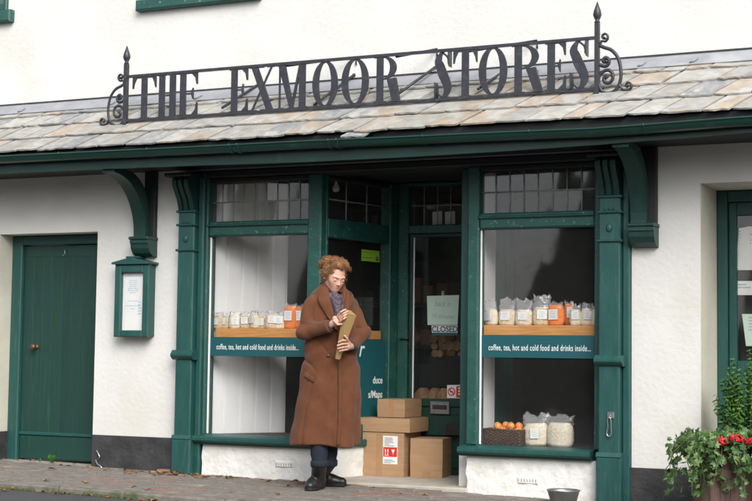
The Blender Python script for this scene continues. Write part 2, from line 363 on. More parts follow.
mb.box(2.166, 2.655, -.012, .1, -.25, .212); mb.build('plinth', 'black_plinth', B)
mb = MB(); mb.box(3.755, 8, -.012, .1, -.25, .21)
mb.build('plinth', 'black_plinth', B)
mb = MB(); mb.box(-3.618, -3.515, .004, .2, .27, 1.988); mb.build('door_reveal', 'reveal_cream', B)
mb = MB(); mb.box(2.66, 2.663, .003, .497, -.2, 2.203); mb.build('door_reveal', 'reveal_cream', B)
# upper window sills with the windows that stand on them just above the picture
for (x0, x1, zb, zt) in ((-2.10, -.905, 3.838, 3.93), (-4.6, -3.43, 3.868, 3.975)):
    mb = MB(); mb.bbox(x0, x1, -.07, .12, zb, zt, .012); mb.bbox(x0+.07, x1-.07, -.03, .09, zt+.002, zt+1.0, .01)
    w = mb.build('upper_window', 'green_worn', B)
    for k in (0,1):
        a = x0+.12+k*((x1-x0)/2-.07); MB().box(a, a+(x1-x0)/2-.15, -.040, -.0335, zt+.06, zt+.94).build('pane', 'pane_glass', w)

# roof: each slate a piece of its own
RA = math.atan2(3.11-2.615, .62); sl = Vector((0, -math.cos(RA), -math.sin(RA))); rn = Vector((0, -math.sin(RA), math.cos(RA)))
def roofp(X, d, h=0.0):          # d metres down the slope from the flashing top
    return Vector((X,0,3.11)) + sl*d + rn*h
LEN = .62/math.cos(RA)
mb = MB(); q = [roofp(-8,0,-.02), roofp(8,0,-.02), roofp(8,LEN-.03,-.02), roofp(-8,LEN-.03,-.02)]; q2 = [p - rn*.03 for p in q]
mb.add(q+q2, [(3,2,1,0),(4,5,6,7),(0,1,5,4),(1,2,6,5),(2,3,7,6),(3,0,4,7)])
roof = mb.build('roof', 'dark_board', B)
def slate(X, w, d0, d1, mat, tilt, name='slate', t=.012, lift=.008):
    mb = MB(); g = random.uniform(.004,.011); j = lambda a: random.uniform(-a, a)
    sh = (d1-d0)*.62; ja, jb = j(.012), j(.012)                   # the slates are hung raking, their joints lean to the right
    lo = [roofp(X+g+j(.004)+ja, d1+j(.007), lift+.012+tilt), roofp(X+w-g+j(.004)+jb, d1+j(.007), lift+.012+j(.003))]
    up = [roofp(X+w-g+sh+jb, d0, .001), roofp(X+g+sh+ja, d0, .001)]
    ed = [lo[0].lerp(lo[1], q)+sl*j(.006)+rn*j(.0012) for q in (.22,.45,.70,.88)]; lo_ = [lo[0]+rn*j(.003)-sl*random.uniform(0,.008)]+ed+[lo[1]-sl*random.uniform(0,.008)]   # split, uneven tail
    n_ = len(lo_); top = lo_+up; bot = [p - rn*t + sl*random.uniform(.0,.005) for p in lo_]+[p - rn*t for p in up]; N_ = n_+2
    fs = [tuple(range(N_)), tuple(range(2*N_-1, N_-1, -1))] + [(i, i+N_, (i+1)%N_+N_, (i+1)%N_) for i in range(N_)]
    mb.add(top+bot, fs)
    return mb.build(name, mat, roof)
edges = [LEN+.025, LEN-.185, LEN-.395, LEN-.575]; tops = [LEN-.22, LEN-.43, LEN-.62, .0]
for r_ in (3,2,1,0):
    X = -6.3 - random.uniform(0,.2)
    while X < 5.2:
        w = random.uniform(.16,.29)
        mt = random.choices(['slate','slate_warm','slate_grey'], [.6,.26,.14])[0]
        slate(X, w, max(tops[r_], .02), edges[r_], mt, random.uniform(-.003,.006)); X += w
slate(.17, .20, LEN-.1, LEN+.075, 'slate_grey', .0, lift=-.012)                 # a slipped slate in the gutter
mb = MB()           # lead flashing: upstand on the wall and apron on the slates, in lapped lengths
xs = [-8,-4.7,-3.3,-1.9,-.55,.85,2.2,3.6,8]
for i in range(len(xs)-1):
    a, b_ = xs[i], xs[i+1]+.06; o = .001*(i % 2)
    pr = [(-.004-o, 3.125), (-.012-o, 3.125), (-.016-o, 3.10)]
    q = [roofp(0, .02, .022+o), roofp(0, .17, .024+o), roofp(0,.17,.018+o), roofp(0,.0,.012+o)]
    pr += [(p.y, p.z) for p in q]
    mb.prism(pr, 'x', a, b_)
fl = mb.build('flashing', 'lead', B)
mb = MB(); mb.box(-8, 8, -.016, -.0005, 3.1255, 3.137); mb.build('flashing_joint', 'black_plinth', B)
for x in (-3.25,-2.3,-1.45,.75,1.45,2.25,2.62):    # lead tacks and curled edges
    MB().tube([roofp(x,.15,.03), roofp(x+.03,.145,.036), roofp(x+.05,.10,.034)], .006, 5).build('lead_tack', 'lead', fl)
# fascia, soffit and gutter
FX = [-8,-3.05,-2.04,-1.09,-.21,.61,1.39,2.11,2.80,3.14,8]; FZ = [2.445,2.442,2.436,2.424,2.41,2.408,2.415,2.428,2.448,2.46,2.47]
mb = MB()
for i in range(len(FX)-1):
    vs = [(FX[i],-.585,FZ[i]),(FX[i+1],-.585,FZ[i+1]),(FX[i+1],-.585,2.60),(FX[i],-.585,2.60),(FX[i],-.555,FZ[i]),(FX[i+1],-.555,FZ[i+1]),(FX[i+1],-.555,2.60),(FX[i],-.555,2.60)]
    mb.add(vs, [(0,1,2,3),(4,7,6,5),(0,4,5,1)])
mb.build('fascia', 'green_gutter', B)
MB().box(-8,8,-.594,-.5855,2.535,2.601).build('eave_shade_strip', 'dark_board', B)  # dark strip standing in for the shade between slate edge and gutter
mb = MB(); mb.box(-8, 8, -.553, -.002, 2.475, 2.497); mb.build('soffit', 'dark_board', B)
GP = [at(*q, -.70) for q in ((0,155.8),(100,150.8),(200,146),(300,140.6),(400,136.3),(500,131.5),(600,127.5),(700,119.5),(752,115.6))]      # the gutter's rim
def gz(X): return float(np.interp(X, [q.x for q in GP], [q.z for q in GP]))-.006
mb = MB(); prof = []
for k in range(13):
    a = math.pi*k/12; prof.append((-.645-.052*math.cos(a), -.052*math.sin(a)))
prof += [(-.645+.048*math.cos(math.pi*k/12), -.048*math.sin(math.pi*k/12)) for k in range(13)]
n = len(prof); vs = []; fs = []; gx = [-8,-4]+[-3.6+.3*i for i in range(25)]+[4,8]
for X in gx: vs += [(X, p[0], gz(X)+p[1]) for p in prof]
for i in range(len(gx)-1):
    for k in range(n): fs.append((i*n+k, i*n+(k+1)%n, (i+1)*n+(k+1)%n, (i+1)*n+k))
mb.add(vs, [tuple(reversed(f)) for f in fs], True)
mb.tube([(X,-.70,gz(X)) for X in gx], .008, 6)
gut = mb.build('gutter', 'green_gutter', B)
def clip(X, w, r0):
    m2 = MB(); vs = []; fs = []; ks = 14
    for x in (X-w/2, X+w/2):
        for rr in (r0, r0-.007):
            for k in range(ks): a = math.pi*k/(ks-1)*1.0; vs.append((x, -.645-rr*math.cos(a), gz(X)-rr*math.sin(a)+.003))
    for k in range(ks-1):
        fs += [(k,k+1,ks+k+1,ks+k), (2*ks+k,3*ks+k,3*ks+k+1,2*ks+k+1), (k,2*ks+k,2*ks+k+1,k+1)]
    fs += [(0,ks,3*ks,2*ks)]
    m2.add(vs, fs); m2.tube([(X,-.645-r0-.004,gz(X)+.012),(X,-.645-r0-.006,gz(X)-.012)], .006, 6)
    return m2
for u, v in ((62,158),(150,154),(425,141),(531,135),(645,126)):
    clip(X_(u,v,-.66), .022, .058).build('gutter_clip', 'green_gutter', gut)
for u, v in ((232,149),(240,149),(331,147),(339,146)):
    clip(X_(u,v,-.66), .030, .062).build('gutter_union', 'green_gutter', gut)
# eaves brackets
def eave_bracket(x0, x1):
    w = x1-x0; mb = MB()
    mb.bbox(x0+.055, x1, -.045, -.001, 1.90, 2.47, .008)               # wall plate
    b = mb.build('eave_bracket', 'dark_board', B)
    out = [(-.046,1.905),(-.10,1.91)]
    for k in range(15):
        t = k/14; a = t*math.pi/2; out.append((-.10-.45*(1-math.cos(a)), 1.95+.46*math.sin(a)))
    inn = [(-.548,2.474),(-.44,2.474)]
    for k in range(11):
        t = 1-k/10; a = t*math.pi/2; inn.append((-.046-.36*(1-math.cos(a)), 2.12+.335*math.sin(a)))
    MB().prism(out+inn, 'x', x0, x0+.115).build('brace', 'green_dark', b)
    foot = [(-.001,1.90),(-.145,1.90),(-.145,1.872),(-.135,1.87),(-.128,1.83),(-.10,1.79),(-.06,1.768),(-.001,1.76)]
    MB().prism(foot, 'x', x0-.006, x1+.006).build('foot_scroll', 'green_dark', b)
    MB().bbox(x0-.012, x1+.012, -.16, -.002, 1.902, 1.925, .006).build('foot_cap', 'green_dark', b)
eave_bracket(-2.035, -1.87); eave_bracket(2.19, 2.36)

# shopfront columns
def column(x0, x1, zbase):
    mb = MB(); mb.bbox(x0, x1, -.10, .10, .30, 2.125, .01); mb.bbox(x1+.0005, x1+.055, -.045, .10, zbase, 2.44, .01)
    c = mb.build('column', 'green_paint', B)
    MB().bbox(x0-.012, x1+.014, -.118, .10, zbase, .285, .012).build('base', 'green_paint', c)
    MB().prism([(-.118,.285),(-.102,.315),(.08,.315),(.08,.285)], 'x', x0-.012, x1+.014).build('base_moulding', 'green_paint', c)
    prof = [(.09,.92),(-.104,.92),(-.125,.935),(-.14,.952),(-.14,.966),(-.11,.998),(.09,.998)]
    MB().prism(prof, 'x', x0-.022, x1+.026).build('necking', 'green_paint', c)
    for z in (1.80, 2.005, 2.115):
        MB().bbox(x0-.012, x1+.014, -.118, .098, z, z+.018, .006).build('band_moulding', 'green_paint', c)
    for k in (-1,0,1):
        MB().ball(((x0+x1)/2+.03*k, -.103, 2.035), (.009,.008,.009), 8, 6).build('stud', 'green_paint', c)
    MB().ball(((x0+x1)/2, -.104, 1.90), (.022,.012,.03), 10, 7).build('boss', 'green_paint', c)
    # scrolled console carrying the beam: fluted S-profile
    def prof(s): return [(-.001,2.135),(-.105*s,2.135),(-.115*s,2.17),(-.135*s,2.22),(-.175*s,2.28),(-.205*s,2.33),(-.21*s,2.37),(-.19*s,2.395),(-.001,2.395)]
    w = x1-x0
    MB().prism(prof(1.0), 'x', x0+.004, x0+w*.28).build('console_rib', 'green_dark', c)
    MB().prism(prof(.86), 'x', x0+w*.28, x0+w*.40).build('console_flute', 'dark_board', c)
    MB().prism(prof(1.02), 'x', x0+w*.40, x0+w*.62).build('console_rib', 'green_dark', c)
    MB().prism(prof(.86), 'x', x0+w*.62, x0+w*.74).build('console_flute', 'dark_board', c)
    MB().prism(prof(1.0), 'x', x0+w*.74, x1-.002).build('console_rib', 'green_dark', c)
    MB().bbox(x0-.05, x1+.05, -.25, .02, 2.397, 2.425, .008).build('console_cap', 'dark_board', c)
column(-1.60, -1.445, -.06); column(1.955, 2.112, -.12)
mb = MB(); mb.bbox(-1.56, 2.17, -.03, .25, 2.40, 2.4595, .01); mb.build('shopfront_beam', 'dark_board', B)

# shop windows
def pbox(p, x0, x1, y0, y1, z0, z1, name, mat, b=.008): return MB().bbox(x0,x1,y0,y1,z0,z1,b).build(name, mat, p)
def panes(p, x0, x1, z0, z1, nc, nr, Y=.06, mat='old_glass', came=.009):
    w, h = (x1-x0)/nc, (z1-z0)/nr
    for i in range(nc):
        for j in range(nr):
            a, b_ = x0+i*w, x0+(i+1)*w; c, d = z0+j*h, z0+(j+1)*h; e = [random.uniform(-.0005,.0005) for _ in range(3)]
            mb = MB(); y = [Y+e[0]+e[1], Y+e[0]-e[1], Y+e[0]-e[1]+e[2], Y+e[0]+e[1]+e[2]]
            f = [(a+.002,y[0],c+.002),(b_-.002,y[1],c+.002),(b_-.002,y[2],d-.002),(a+.002,y[3],d-.002)]
            mb.add(f+[(q[0],q[1]+.003,q[2]) for q in f], [(0,1,2,3),(7,6,5,4),(0,4,5,1),(1,5,6,2),(2,6,7,3),(3,7,4,0)])
            mb.build('pane', mat, p)
    for i in range(1, nc):
        MB().tube([(x0+i*w,Y-.003,z0),(x0+i*w+random.uniform(-.003,.003),Y-.003,(z0+z1)/2),(x0+i*w,Y-.003,z1)], came*.6, 6, flat=.7).build('lead_bar', 'lead_came', p)
    for j in range(1, nr):
        MB().tube([(x0,Y-.004,z0+j*h),(x1,Y-.004,z0+j*h)], came*.65, 6).build('lead_bar', 'lead_came', p)
def shop_window(x0, x1, lpost, rpost, ncol):
    mb = MB()
    mb.bbox(x0-lpost, x0, .0, .13, .322, 2.40, .01)                # left stile
    mb.bbox(x1, x1+rpost, .0, .13, .322, 2.40, .01)
    w = mb.build('shop_window', 'green_worn' if ncol else 'green_paint', B)
    pbox(w, x0+.0005, x1-.0005, .012, .12, 1.925, 2.045, 'transom_rail', 'green_worn', .012)
    pbox(w, x0+.0005, x1-.0005, -.012, .011, 2.002, 2.022, 'transom_moulding', 'green_worn', .008)
    pbox(w, x0+.0005, x1-.0005, .012, .12, 2.36, 2.399, 'top_rail', 'dark_board', .008)
    MB().box(x0+.001, x1-.001, .058, .064, .328, 1.924).build('glass_pane', 'pane_glass', w)
    panes(w, x0+.002, x1-.002, 2.046, 2.359, ncol, 2)
    # bead inside the stiles, pale putty edge
    pbox(w, x0+.001, x0+.012, .04, .057, .329, 1.923, 'glazing_bead', 'white_board', .003)
    sill = [(.12,.245),(-.045,.245),(-.05,.262),(-.085,.268),(-.095,.28),(-.095,.30),(-.08,.312),(.0,.321),(.12,.326)]
    MB().prism(sill, 'x', x0-lpost-.03, x1+rpost+(.0 if ncol == 9 else -.06)).build('sill', 'green_paint', w)
    return w
WL = shop_window(-1.378, -.455, .075, .12, 9)
WR = shop_window(.995, 1.893, .088, .058, 8)
# rough white stall risers under the windows
def riser(x0, x1, z0, name='stall_riser'):
    n = 26; mb = MB(); vs = []; fs = []
    for i in range(n+1):
        for j in range(7):
            X = x0+(x1-x0)*i/n; Z = z0+(.244-z0)*j/6; e = 0 if j == 6 else random.uniform(-.006,.006)
            vs.append((X+(random.uniform(-.01,.004) if i == 0 else 0), -.012+e, Z))
    for i in range(n):
        for j in range(6): fs.append((i*7+j, (i+1)*7+j, (i+1)*7+j+1, i*7+j+1))
    mb.add(vs, fs, True); mb.box(x0+.004, x1-.004, .0, .14, z0, .2435)
    mb.build(name, 'white_plaster', B)
riser(-1.375, -.30, -.06); riser(.925, 1.95, -.12)
def air_vent(xc, zc):
    v = MB(); v.bbox(xc-.08, xc+.08, -.022, -.004, zc-.024, zc+.024, .006)
    o = v.build('air_vent', 'white_plaster', B)
    for k in range(7):
        MB().ball((xc-.066+.022*k, -.0225, zc), (.004,.002,.012), 8, 6).build('vent_slot', 'mortar', o)
air_vent(-.62, .115); air_vent(1.40, .085)

# recessed entrance: canted left return, door, right return
P0, P1 = Vector((-.333,.085,0)), Vector((-.125,1.02,0)); RD = (P1-P0); RL = RD.length; RD.normalize(); RNn = Vector((RD.y,-RD.x,0))   # faces right/outwards
def retmat():
    M = Matrix((RD, -RNn, Vector((0,0,1)))).transposed().to_4x4(); M.translation = P0; return M
RM = retmat()       # local x along the return, local -y towards the street side
def rp(x0, x1, y0, y1, z0, z1, b=.006): return MB().bbox(x0,x1,y0,y1,z0,z1,b).xf(RM)
mb = MB(); mb.bbox(0,.032,0,.10,.24,2.40,.008); mb.bbox(RL-.13,RL,0,.10,.24,2.40,.008)
ER = mb.xf(RM).build('entrance_side_window', 'green_worn', B)
rp(.0325, RL-.131, .005,.09, 1.905, 2.055).build('transom_rail', 'green_worn', ER)
rp(.0325, RL-.131, .005,.09, .30, .42).build('bottom_rail', 'green_paint', ER)
rp(.0325, RL-.131, .005,.09, 2.37, 2.40).build('top_rail', 'dark_board', ER)
MB().box(.033, RL-.132, .045,.05, .421, 1.904).xf(RM).build('glass_pane', 'pane_glass', ER)
for i in range(3):
    for j in range(2):
        w = (RL-.165)/3; MB().box(.033+i*w+.002, .033+(i+1)*w-.002, .045, .049, 2.056+j*.157+.002, 2.056+(j+1)*.157-.002).xf(RM).build('pane', 'old_glass', ER)
for i in (1,2): MB().tube([(.033+i*w,.043,2.056),(.033+i*w,.043,2.37)], .0055, 6).xf(RM).build('lead_bar', 'lead_came', ER)
MB().tube([(.033,.042,2.213),(RL-.132,.042,2.213)], .0055, 6).xf(RM).build('lead_bar', 'lead_came', ER)
rp(-.03, RL-.02, -.03,.12, .242, .299).build('sill', 'green_paint', ER)
mb = MB(); vs = []; fs = []
for i in range(15):
    for j in range(6): vs.append((RL*i/14, .004+random.uniform(-.008,.008), -.03+.27*j/5))
for i in range(14):
    for j in range(5): fs.append((i*6+j,(i+1)*6+j,(i+1)*6+j+1,i*6+j+1))
mb.add(vs, fs, True); mb.box(.01, RL, .014, .12, -.03, .238); mb.xf(RM).build('stall_riser', 'white_plaster', B)

D0, D1 = -.035, .69
mb = MB(); mb.bbox(-.13,D0-.004,1.0,1.12,-.01,2.42,.008); mb.bbox(D1+.004,D1+.1,1.0,1.12,-.01,2.42,.008); mb.bbox(D0-.003,D1+.003,1.0,1.12,1.995,2.065,.008)
mb.bbox(D0-.003,D1+.003,1.0,1.12,2.395,2.42,.005)
DF = mb.build('entrance_frame', 'green_worn', B)
panes(DF, D0, D1, 2.066, 2.394, 6, 2, Y=1.05)
mb = MB(); mb.bbox(D0, D0+.028,1.03,1.075,.012,1.99,.004); mb.bbox(D1-.1,D1,1.03,1.075,.012,1.99,.006); mb.bbox(D0+.0285,D1-.1005,1.03,1.075,1.965,1.99,.004)
mb.bbox(D0+.0285,D1-.1005,1.03,1.075,.56,.625,.006); mb.box(D0+.0285,D1-.1005,1.045,1.07,.012,.56)
ED = mb.build('entrance_door', 'green_wood', B)
for z0, z1 in ((.32,.50),(.06,.27)): MB().bbox(D0+.07,D1-.15,1.034,1.0449,z0,z1,.008).build('door_panel', 'green_wood', ED)
MB().box(D0+.029,D1-.101,1.05,1.055,.626,1.964).build('glass_pane', 'pane_glass', ED)
MB().bbox(D0+.0285,D0+.04,1.04,1.0495,.627,1.963,.003).build('glazing_bead', 'white_board', ED)
MB().bbox(.173,.344,1.012,1.0335,.50,.605,.004).build('letter_box', 'galvanised', ED)
MB().bbox(.195,.322,1.0075,1.0118,.54,.575,.002).build('letter_flap', 'black_metal', ED)
mb = MB(); mb.bbox(D0+.004,D0+.024,1.012,1.03,1.02,1.17,.004); mb.tube([(D0+.014,1.015,1.12),(D0+.014,.985,1.12),(D0-.06,.98,1.115)], .008, 8)
mb.build('door_handle', 'black_metal', ED)
MB().ball((X_(405.5,251,1.0),.998,Z_(405.5,251,1.0)), .012, 10, 7).build('bell_push', 'brass', DF)
# ceiling over the recess and right return
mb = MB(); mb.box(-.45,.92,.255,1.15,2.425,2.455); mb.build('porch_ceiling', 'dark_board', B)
mb = MB(); mb.bbox(.80,.90,.135,1.0,.24,2.40,.006); mb.build('entrance_return_wall', 'green_paint', B)
MB().box(.80,.92,.135,1.0,-.03,.238).build('stall_riser', 'white_plaster', B)

# side door (left)
mb = MB(); mb.bbox(-3.515,-3.405,.165,.29,.0,1.985,.01); mb.bbox(-2.56,-2.475,.165,.29,.0,1.985,.01); mb.bbox(-3.404,-2.561,.165,.29,1.905,1.985,.01)
mb.bbox(-3.43,-3.404,.18,.23,.0,1.90,.006)
SD = mb.build('side_door', 'green_paint', B)
x = -3.400; nb = 8; w = (3.400-2.565)/nb
for i in range(nb):
    MB().bbox(x+i*w+.0008, x+(i+1)*w-.0008, .205+random.uniform(0,.002), .235, .245, 1.90, .0025).build('plank', 'green_wood', SD)
MB().bbox(-3.400,-2.565,.199,.24,.035,.243,.008).build('kick_board', 'green_wood', SD)
MB().prism([(.199,.243),(.19,.247),(.19,.262),(.205,.272),(.24,.272),(.24,.243)],'x',-3.40,-2.565).build('weather_rail','green_paint',SD)
MB().bbox(-3.400,-2.565,.204,.235,1.80,1.899,.004).build('head_rail', 'green_wood', SD)
mb = MB(); mb.lathe([(.024,0),(.024,-.006),(.009,-.01),(.009,-.03),(.022,-.04),(.027,-.052),(.022,-.064),(.008,-.068)], (-3.245,.204,1.01), 14, axis='y'); mb.build('door_knob', 'brass', SD)
MB().tube([(-2.95,.2,1.86),(-2.95,.185,1.86),(-2.95,.18,1.82),(-2.965,.18,1.805),(-2.975,.18,1.815)], .004, 6).build('hook', 'steel', SD)
mb = MB(); mb.box(-3.62,-2.47,.15,.6,-.1,.012); mb.build('door_sill', 'kerb_stone', B)
# right door, deep in its reveal
mb = MB(); mb.bbox(2.664,2.74,.48,.60,-.1,2.20,.008); mb.bbox(2.7405,3.74,.48,.60,2.12,2.20,.008); mb.bbox(3.67,3.74,.48,.60,-.1,2.119,.008)
RDr = mb.build('side_entrance_frame', 'green_paint', B)
mb = MB(); mb.bbox(2.742,2.80,.515,.56,-.05,2.118,.006); mb.bbox(3.60,3.668,.515,.56,-.05,2.118,.006); mb.bbox(2.8005,3.5995,.515,.56,2.02,2.118,.006); mb.bbox(2.8005,3.5995,.515,.56,-.05,.97,.006)
rdoor = mb.build('side_entrance_door', 'green_paint', B)
MB().box(2.801,3.599,.535,.54,.971,2.019).build('glass_pane', 'pane_glass', rdoor)
mb = MB(); mb.box(2.66,3.75,.56,.75,-.2,2.2); 
MB().box(2.79,3.62,.70,.72,.9,2.1).build('dark_backing', 'interior_dark', rdoor)  # plain dark sheet set behind the door glass

# ------------------------------------------------------------------ interior seen through the panes
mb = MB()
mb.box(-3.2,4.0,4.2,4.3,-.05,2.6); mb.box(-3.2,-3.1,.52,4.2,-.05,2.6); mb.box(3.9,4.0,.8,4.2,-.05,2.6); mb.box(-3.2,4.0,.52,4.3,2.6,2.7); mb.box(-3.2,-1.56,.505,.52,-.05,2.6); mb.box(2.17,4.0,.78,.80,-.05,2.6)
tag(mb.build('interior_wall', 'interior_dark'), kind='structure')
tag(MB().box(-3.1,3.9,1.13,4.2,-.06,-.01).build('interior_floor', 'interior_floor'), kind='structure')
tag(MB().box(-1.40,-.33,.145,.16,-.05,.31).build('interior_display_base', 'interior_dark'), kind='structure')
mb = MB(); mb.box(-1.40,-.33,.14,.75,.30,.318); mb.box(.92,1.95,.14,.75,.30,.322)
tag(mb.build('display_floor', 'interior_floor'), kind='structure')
# white tongue-and-groove boarding on the left cheek of the left window, one board each
PMx = Matrix.Translation((-1.425,.145,0)) @ Matrix.Rotation(rad(-33), 4, 'Z') @ Matrix.Translation((1.428,-.145,0))     # the cheek is splayed towards the street
pan = MB().box(-1.475,-1.44,.14,.86,.319,2.42).xf(PMx).build('panelling', 'white_board', B)
for i in range(5):
    y0 = .145+i*.140; MB().add([(-1.439,y0+.005,.32),(-1.439,y0+.135,.32),(-1.439,y0+.135,2.4),(-1.439,y0+.005,2.4),(-1.420,y0+.015,.32),(-1.420,y0+.125,.32),(-1.420,y0+.125,2.4),(-1.420,y0+.015,2.4)],
        [(4,5,6,7),(0,4,7,3),(5,1,2,6),(0,1,5,4),(3,7,6,2)]).xf(PMx).build('board', 'white_board', pan)
MB().box(.905,.94,.14,.50,.324,2.4).build('window_lining', 'white_board', B)
# ------------------------------------------------------------------ iron sign on the roof
SY = -.37; SB, ST = 2.858, 3.207
SG = thing('roof_sign', 'black wrought iron sign reading THE EXMOOR STORES standing on the slate roof', 'sign', (0, SY, 2.87))
def sgn(mb, name, mat='iron', par=None):
    par = par or SG
    return under(mb, SG).build(name, mat, par)
for i, (z0, z1) in enumerate(((SB-.016, SB+.004), (ST-.004, ST+.018))):
    sgn(MB().box(-1.95,2.022,SY-.010,SY+.012,z0,z1), 'rail')
for sx in (-1, 1):
    xp = 1.991*sx+.036
    post = sgn(MB().box(xp-.016,xp+.016,SY-.017,SY+.017,2.74,3.319), 'post')
    sgn(MB().lathe([(.016,3.319),(.022,3.324),(.014,3.336),(.024,3.356),(.031,3.376),(.026,3.404),(.014,3.436),(.003,3.469)], (xp,SY,0), 12), 'finial', par=post)
    sgn(MB().box(xp-.055,xp+.055,SY-.055,SY+.035,2.745,2.80), 'mortar_foot', 'mortar', post)
    def SC(pts): # zoomed tracing: x right of the post, y down
        return [(xp + sx*((x-80)/688.0), SY, 3.414-((y/5.0)-10)/139.0) for x, y in pts]
    def smooth(pts, n=6):
        out = []; P = [pts[0]]+pts+[pts[-1]]
        for i in range(1, len(P)-2):
            for k in range(n):
                t = k/n; a,b,c,d = [np.array(q) for q in P[i-1:i+3]]
                out.append(tuple(.5*((2*b)+(-a+c)*t+(2*a-5*b+4*c-d)*t*t+(-a+3*b-3*c+d)*t**3)))
        return out+[pts[-1]]
    curves = [
      [(92,232),(98,215),(104,207),(120,210),(132,198),(131,182),(120,173),(108,178),(106,190),(114,196),(120,190)],
      [(92,228),(115,240),(150,255),(180,290),(195,340),(197,395),(182,440),(152,463),(115,462),(95,440),(86,410),(90,380),(110,358),(135,352),(155,368),(157,395),(142,414),(122,412),(113,396),(122,382),(132,390)],
      [(94,322),(108,330),(126,331),(138,318),(137,300),(124,290),(112,296),(111,308),(120,312),(125,305)],
      [(190,425),(200,445),(218,457),(238,455),(250,440),(244,424),(231,420),(224,430),(232,440)]]
    for c in curves:
        p = SC(smooth(c)); n = len(p)
        sgn(MB().tube(p, [.0085]*(n-6)+[.0095,.011,.012,.013,.013,.011], 6, flat=1.5), 'scroll')
# stays back to the wall and down to the slates
for a_, b_ in (((283,66.5),(356,57)), ((396,57),(437,49)), ((466,52),(537,40.5))):
    p, q = at(*a_, SY+.012), at(*b_, -.012); sgn(MB().tube([tuple(p), tuple(q), (q.x+.002, q.y, q.z-.06)], .0085, 6), 'stay')
for a_, b_ in (((222,108),(259,84)), ((314,105),(354,75)), ((398,94),(437,66)), ((478,89),(506,70))):
    p, q = at(*a_, SY+.014), at(*b_, -.012); sgn(MB().tube([tuple(p), tuple(q)], .011, 6).ball(tuple(q), .014, 8, 6), 'stay')
